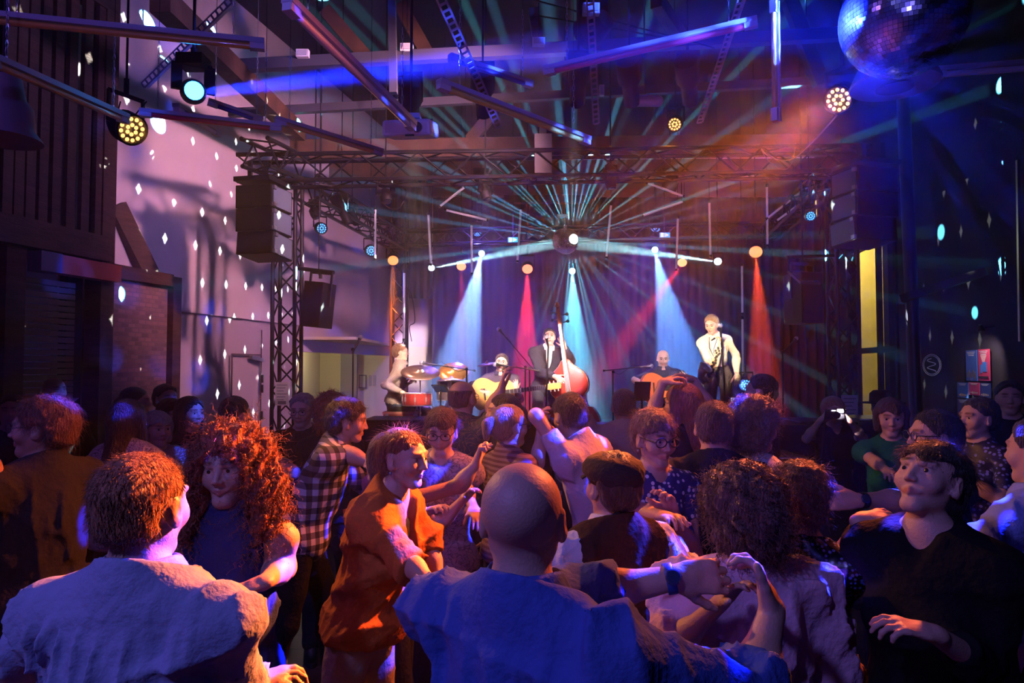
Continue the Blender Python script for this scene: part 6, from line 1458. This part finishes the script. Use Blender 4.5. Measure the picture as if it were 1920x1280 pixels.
# ---------------- double bass
def double_bass():
    base = P(1083, 815, 9.0); base.z = SF + .12; top = P(1050, 592, 9.1); ax = (top - base).normalized(); L = (top - base).length; sc = L / 1.75
    fr = V((-.25, -1, 0)); fr = (fr - ax * fr.dot(ax)).normalized(); rt = ax.cross(fr) * -1
    t = thing('double_bass', 'red-orange double bass played in the middle of the stage', 'double bass', V((base.x, base.y, SF)))
    def T3(x, y, z): return base + (rt * x + fr * y + ax * z) * sc
    half = [(0, 0), (.18, .01), (.29, .07), (.345, .2), (.34, .32), (.29, .42), (.265, .45), (.215, .47), (.195, .56), (.205, .64), (.225, .66), (.245, .69), (.265, .78), (.25, .88), (.19, .97), (.1, 1.05), (.05, 1.12), (0, 1.13)]
    full = half + [(-x, z) for x, z in half[-2:0:-1]]
    body = obj('body', M().prism([T3(x, 0, z) for x, z in [(p.x, p.z) for p in outline([(x, 0, z) for x, z in full], 3)]], fr * -.11 * sc, fr * .09 * sc), mat('bass_ribs', (.45, .05, .015), .25, coat=.8), t)
    # arched front
    ol = [(p.x, p.z) for p in outline([(x, 0, z) for x, z in full], 3)]; vs = []; fs = []; cxz = (0, .5)
    rings = ((1.0, .088), (1.015, .095), (1.0, .104), (.94, .108), (.8, .122), (.55, .138), (.25, .146))
    n = len(ol)
    for k, dp in rings:
        for x, z in ol: vs.append(T3(x * k, dp, .5 + (z - .5) * (k if k < 1 else 1 + (k - 1) * .6)))
    vs.append(T3(0, .148, .5))
    for j in range(len(rings) - 1):
        for i in range(n): fs.append((j * n + i, j * n + (i + 1) % n, (j + 1) * n + (i + 1) % n, (j + 1) * n + i))
    e = (len(rings) - 1) * n
    for i in range(n): fs.append((e + i, e + (i + 1) % n, len(vs) - 1))
    obj('front', M().add(vs, fs), mat('bass_front', (.6, .045, .025), .22, coat=.9, var=.12, vscale=3), t, 2)
    obj('binding', M().tube([T3(x * 1.008, .094, z) for x, z in ol + ol[:1]], .006 * sc, 6, False), mat('binding', (.75, .4, .2), .4), t)
    obj('fingerboard', M().prism([T3(*p) for p in ((-.03, .17, .62), (.03, .17, .62), (.02, .13, 1.6), (-.02, .13, 1.6))], fr * -.012, fr * .012), mat('fingerboard', (.12, .08, .07), .3), t)
    obj('neck', M().cyl(T3(0, .1, 1.08), T3(0, .1, 1.62), .03 * sc, .024 * sc), WOODR, t, True)
    pb2 = obj('pegbox', M().prism([T3(*p) for p in ((-.028, .08, 1.6), (.028, .08, 1.6), (.024, .06, 1.84), (-.024, .06, 1.84))], fr * -.02, fr * .04), WOODR, t)
    sp = [T3(0, .08 + .05 * (1 - k / 22) * math.cos(k * .45), 1.87 + .05 * (1 - k / 22) * math.sin(k * .45)) for k in range(20)]
    obj('scroll', M().tube(sp, [.03 * sc * (1 - k / 40) for k in range(20)], 8), WOODR, pb2, True)
    for k in range(4):
        sg = 1 if k % 2 else -1; obj('tuning_key', M().cyl(T3(sg * .02, .08, 1.64 + .05 * k), T3(sg * .1, .08, 1.65 + .05 * k), .007).ball(T3(sg * .11, .08, 1.65 + .05 * k), .022, 8, 6), STEEL, pb2)
    obj('bridge', M().prism([T3(*p) for p in ((-.085, .145, .46), (.085, .145, .46), (.05, .145, .56), (.045, .15, .6), (-.045, .15, .6), (-.05, .145, .56))], fr * -.006, fr * .014), mat('maple', (.7, .45, .22), .5), t)
    obj('tailpiece', M().prism([T3(*p) for p in ((-.045, .18, .4), (.045, .18, .4), (.018, .13, .06), (-.018, .13, .06))], fr * -.005, fr * .012), EBO, t)
    for sg in (-1, 1):
        obj('sound_hole', M().tube([T3(sg * (.15 - .03 * math.sin(u * 3.1) * (1 if u < .5 else -1) + .02 * math.cos(u * 6.28)), .128 - .004 * abs(u - .5), .42 + .2 * u) for u in [i / 12 for i in range(13)]], [.013 * sc] + [.007 * sc] * 11 + [.013 * sc], 6), EBO, t)
    st = M()
    for k in range(4): st.cyl(T3(-.03 + .02 * k, .185, .38), T3(-.03 + .02 * k, .19, .6), .0025, n=4).cyl(T3(-.03 + .02 * k, .19, .6), T3(-.012 + .008 * k, .145, 1.62), .0025, n=4)
    obj('strings', st, STEEL, t)
    obj('endpin', M().cyl(T3(0, 0, 0), V((T3(0, 0, -.1).x, T3(0, 0, 0).y, SF)), .008, n=8), STEEL, t)
double_bass()
# ---------------- tenor saxophone
def sax():
    d = 8.45; BR_ = mat('sax_brass', (.8, .48, .22), .34, .6); pts = [P(1350, 640, d), P(1347, 652, d), P(1340, 672, d - .02), P(1331, 694, d - .05), P(1325, 709, d - .06), P(1319, 715, d - .08), P(1314, 708, d - .1), P(1316, 697, d - .13), P(1322, 690, d - .17)]
    t = thing('saxophone', 'tenor saxophone hanging at the saxophonist\'s waist', 'saxophone', pts[4]); rr = [.012, .014, .02, .028, .033, .036, .038, .048, .075]
    obj('body_tube', M().tube(pts, rr, 16), BR_, t, 2)
    bell = pts[-1]; dn = (pts[-1] - pts[-2]).normalized(); obj('bell', M().lathe(bell - dn * .03, dn, [(0, .05), (.03, .07), (.05, .088), (.052, .084), (.03, .062), (.0, .045)], 24), BR_, t, 2)
    obj('neck_tube', M().tube([pts[0], P(1351, 634, d), P(1346, 631, d - .05), P(1340, 634, d - .08)], [.012, .011, .009, .008], 10), BR_, t, 2)
    obj('mouthpiece', M().cyl(P(1340, 634, d - .08), P(1334, 638, d - .12), .011, .007), BLKP, t)
    k = M(); r_ = random.Random(3)
    for i in range(26):
        u = i / 26; a = V(pts[1]).lerp(V(pts[4]), u); o_ = V((r_.uniform(-.03, .03), -.035 - .01 * u, r_.uniform(-.01, .01))); k.lathe(a + o_, (0, -1, .1), [(0, .013 + .006 * u), (.005, .013 + .006 * u)], 10)
    obj('key_cups', k, mat('sax_keys', (.6, .5, .4), .2, .95), t)
    rd = M()
    for o_ in (-.028, .026): rd.tube([V(p) + V((o_, -.03, 0)) for p in pts[1:5]], .004, 6)
    rd.cyl(P(1311, 700, d - .12), P(1330, 716, d - .12), .02, .02); obj('rods', rd, BR_, t)
    obj('neck_strap', M().tube([pts[2], P(1338, 655, 8.55), P(1345, 634, 8.66)], .004, 5).tube([pts[2], P(1330, 652, 8.5), P(1330, 632, 8.66)], .004, 5), BLKP, t)
sax()
# ---------------- drums
def cymbal(px, py, d, r, tilt, label, col, stand_to=SF):
    c = P(px, py, d); t = thing('cymbal', label, 'cymbal', V((c.x, c.y, stand_to)), 'cymbals of the drum kit'); n = (Matrix.Rotation(R(tilt[0]), 3, 'X') @ Matrix.Rotation(R(tilt[1]), 3, 'Y')) @ V((0, 0, 1))
    obj('disc', M().lathe(c, n, [(-.012, r), (-.008, r), (.006, r * .55), (.012, r * .2), (.035, r * .12), (.04, .01), (.034, .01), (.008, r * .2), (.001, r * .55), (-.012, r * .995)], 48), mat('bronze_' + col[0], col[1], .28, .85), t, 2)
    obj('stand_pole', M().cyl(c + V((0, 0, .05)), (c.x, c.y, stand_to + .12), .009, n=8), STEEL, t)
    lg = [(c.x + math.cos(a) * .26, c.y + math.sin(a) * .26, stand_to + .005) for a in (.5, 2.6, 4.7)]
    for p in lg: obj('leg', M().cyl((c.x, c.y, stand_to + .35), p, .007, n=6), STEEL, t)
cymbal(788, 697, 9.1, .26, (22, 4), 'large dark ride cymbal in front of the drummer', ('dark', (.35, .2, .17)))
cymbal(850, 696, 9.5, .215, (38, 0), 'bright golden crash cymbal right of the drummer', ('gold', (.9, .42, .12)))
cymbal(846, 711, 9.3, .18, (0, 0), 'flat hi-hat cymbal pair below the golden crash cymbal', ('silver', (.8, .6, .5)))
cymbal(913, 682, 9.9, .14, (10, -8), 'small cymbal half hidden behind the left guitarist', ('brown', (.4, .15, .1)))
def drum(c, r, h, label, shell, tilt=None, lugs=8):
    t = thing('drum', label, 'drum', V((c[0], c[1], SF)), 'drums of the kit'); c = V(c); ax = V((0, 0, 1)) if tilt is None else V(tilt).normalized()
    obj('shell', M().lathe(c - ax * h / 2, ax, [(0, r), (h, r)], 32), shell, t, True)
    obj('drumhead', M().lathe(c + ax * h / 2, ax, [(0, r * .98), (.004, r * .96)], 32), mat('drum_skin', (.75, .7, .68), .5), t, True)
    u = ax.orthogonal().normalized(); w_ = ax.cross(u)
    for e in (-1, 1): obj('hoop', M().tube([c + ax * e * h / 2 + (u * math.cos(k * math.pi / 14) + w_ * math.sin(k * math.pi / 14)) * r * 1.02 for k in range(29)], .007, 6, False), STEEL, t)
    l = M()
    for k in range(lugs):
        a = 2 * math.pi * k / lugs; p = c + (u * math.cos(a) + w_ * math.sin(a)) * r * 1.02; l.cyl(p - ax * h * .45, p + ax * h * .45, .004, n=6).box(p, (.02, .02, h * .35))
    obj('lugs', l, STEEL, t)
    for a in (.7, 2.8, 4.9): obj('leg', M().cyl(c - V((0, 0, h / 2)), (c.x + math.cos(a) * .2, c.y + math.sin(a) * .2, SF + .005), .008, n=6), STEEL, t)
REDS = mat('drum_red', (.35, .03, .03), .25, coat=.7)
c = P(782, 748, 9.15); drum(c, .19, .16, 'red snare drum in front of the drummer\'s knees', REDS)
c = P(842, 732, 9.45); drum(c, .16, .26, 'dark tom drum below the golden cymbal', mat('drum_dark', (.06, .04, .05), .3, coat=.5))
# case the drummer sits on
c = P(757, 775, 9.6); t = thing('drum_stool', 'red-sided case the drummer sits on', 'stool', V((c.x, c.y, SF)))
obj('case', M().box((c.x, c.y, SF + .24), (.5, .4, .44)), mat('case_red', (.35, .06, .05), .5), t); obj('lid', M().box((c.x, c.y, SF + .475), (.52, .42, .03)), mat('case_lid', (.5, .2, .15), .5), t); obj('cushion', M().lathe((c.x - .06, c.y, SF + .49), (0, 0, 1), [(0, .17), (.07, .18), (.1, .12)], 20), BLKP, t, True)
for x in (-1, 1): obj('latch', M().box((c.x + x * .2, c.y - .205, SF + .44), (.04, .012, .06)), STEEL, t)
for i, (px, lb) in enumerate(((938, 'low stool under the left guitarist'), (1245, 'low stool under the bald guitarist'))):
    c = P(px, 780, 9.38); t = thing('stool', lb, 'stool', V((c.x, c.y, SF))); obj('seat', M().lathe((c.x, c.y, SF + .42), (0, 0, 1), [(0, .17), (.05, .175), (.06, .16)], 24), BLKP, t, True)
    for a in (.8, 2.35, 3.9, 5.5): obj('leg', M().cyl((c.x + math.cos(a) * .12, c.y + math.sin(a) * .12, SF + .42), (c.x + math.cos(a) * .19, c.y + math.sin(a) * .19, SF), .012, n=8), STEEL, t)
# drum sticks
for h_, (a, b), lb in ((0, (P(760, 737, 9.1), P(800, 738, 8.95)), 'drum stick in the drummer\'s near hand'), (1, (P(776, 712, 9.2), P(790, 697, 9.0)), 'drum stick in the drummer\'s far hand')):
    o = obj('drum_stick', M().cyl(a, b, .007, .005, n=8), mat('stick', (.6, .4, .2), .5), origin=a); tag(o, lb, 'drum stick')
# ---------------- microphones and stands
def mic_stand(base_px, d, h_py, boom, label, mic=True, lean=None):
    b = P(base_px, 690, d); b.z = SF; top = P(base_px if lean is None else lean, h_py, d); t = thing('microphone_stand', label, 'microphone stand', b, 'microphone stands on the stage')
    obj('pole', M().cyl(b + V((0, 0, .1)), top, .011, n=8), BLK, t)
    for a in (.4, 2.5, 4.6): obj('leg', M().cyl(b + V((0, 0, .22)), b + V((math.cos(a) * .28, math.sin(a) * .28, .01)), .008, n=6), BLK, t)
    if boom:
        e0, e1 = P(*boom[0], d), P(*boom[1], d); obj('boom', M().cyl(e0, e1, .008, n=8), BLK, t); obj('clutch', M().cyl(top - V((0, .03, 0)), top + V((0, .03, 0)), .022, n=12), BLK, t); obj('counterweight', M().cyl(e0, e0.lerp(e1, .05), .016, n=10), BLK, t); end = e1; dr = (e1 - e0).normalized()
    else: end = top; dr = V((-.2, -.5, .8)).normalized()
    if mic:
        m_ = obj('microphone', M().lathe(end, dr, [(0, .012), (.1, .016), (.13, .024), (.15, .028), (.175, .022), (.185, .008)], 16), mat('mic_body', (.06, .06, .07), .4, .5), t, True)
        obj('mic_grille', M().ball(end + dr * .155, .03, 14, 10), mat('mic_mesh', (.6, .58, .6), .35, .8, bump=.5, bscale=400), m_, 2)
    cb = M(); q = [top.lerp(end, f) + V((0, .02, -.05 * math.sin(f * 6))) for f in (0, .25, .5, .75, 1)]; cb.tube(q, .003, 5); obj('cable', cb, BLKP, t)
mic_stand(1014, 9.0, 692, ((958, 690), (951, 691)), 'stand with a level boom for the left guitarist\'s vocal microphone') if False else mic_stand(993, 9.05, 690, ((1012, 695), (950, 686)), 'stand with a level boom for the left guitarist\'s vocal microphone')
mic_stand(1021, 8.8, 650, None, 'straight microphone stand in front of the bass player', lean=1028)
mic_stand(1149, 9.3, 697, ((1130, 695), (1200, 688)), 'stand with a level boom left of the bald guitarist')
mic_stand(1363, 8.5, 630, None, 'straight microphone stand in front of the saxophonist', lean=1352)
mic_stand(875, 9.2, 692, ((892, 695), (812, 683)), 'stand with a boom reaching over the cymbals')
mic_stand(985, 9.8, 688, ((1005, 698), (948, 632)), 'tall boom stand rising behind the left guitarist')
mic_stand(1467, 10.2, 660, ((1465, 664), (1480, 648)), 'lone microphone stand at the right of the stage')
mic_stand(662, 8.9, 655, ((661, 662), (666, 652)), 'tall black stand left of the corridor opening')
# tablets and music stands
def tablet(px, py, d, w_, h, label, rot, screen):
    c = P(px, py, d); t = thing('music_stand', label, 'music stand', V((c.x, c.y, SF))); rt = Matrix.Rotation(rot[1], 3, 'Z') @ Matrix.Rotation(rot[0], 3, 'X')
    tb = obj('tablet', M().box(c, (w_, .015, h), rt), BLKP, t); obj('screen', M().box(c + rt @ V((0, -.009, 0)), (w_ * .88, .002, h * .88), rt), screen, tb)
    obj('pole', M().cyl(c - V((0, -.02, .02)), (c.x, c.y + .02, SF + .1), .012, n=8), BLK, t)
    for a in (.4, 2.5, 4.6): obj('leg', M().cyl((c.x, c.y + .02, SF + .2), (c.x + math.cos(a) * .2, c.y + .02 + math.sin(a) * .2, SF + .01), .008, n=6), BLK, t)
tablet(1204, 733, 8.7, .21, .25, 'black music stand with a dark tablet in front of the bald guitarist', (R(15), R(8)), mat('screen_off', (.01, .015, .03), .15))
tablet(1378, 750, 8.5, .11, .09, 'small stand with a lit phone screen beside the saxophonist', (R(30), R(-20)), mat('screen_on', (.1, .1, .12), .3, emit=(.7, .75, .9), estr=.7))
tablet(826, 728, 8.9, .22, .14, 'blue cloth-covered music stand beside the drums', (R(50), R(-30)), mat('screen_blue', (.03, .1, .3), .4))
# ------------------------------------------------------------------ haze in the hall
hz = bpy.data.materials.new('stage_haze'); hz.use_nodes = True; T = NT(hz.node_tree); T.n.clear()
out = T.add('ShaderNodeOutputMaterial'); vs_ = T.add('ShaderNodeVolumeScatter'); vs_.inputs['Density'].default_value = .007; vs_.inputs['Anisotropy'].default_value = .25
T.l.new(vs_.outputs[0], out.inputs['Volume'])
ho = obj('haze', M().prism([FA(2.2, -.25), WR(2.2, -.1), WR(15.3, -.1), WL(15.3, -.12), WL(8.3, -.12), FA(7.8, -.25)], (0, 0, .02), (0, 0, 7.15)), hz)
tag(ho, 'thin stage haze filling the hall and catching the beams', 'haze', kind='stuff')
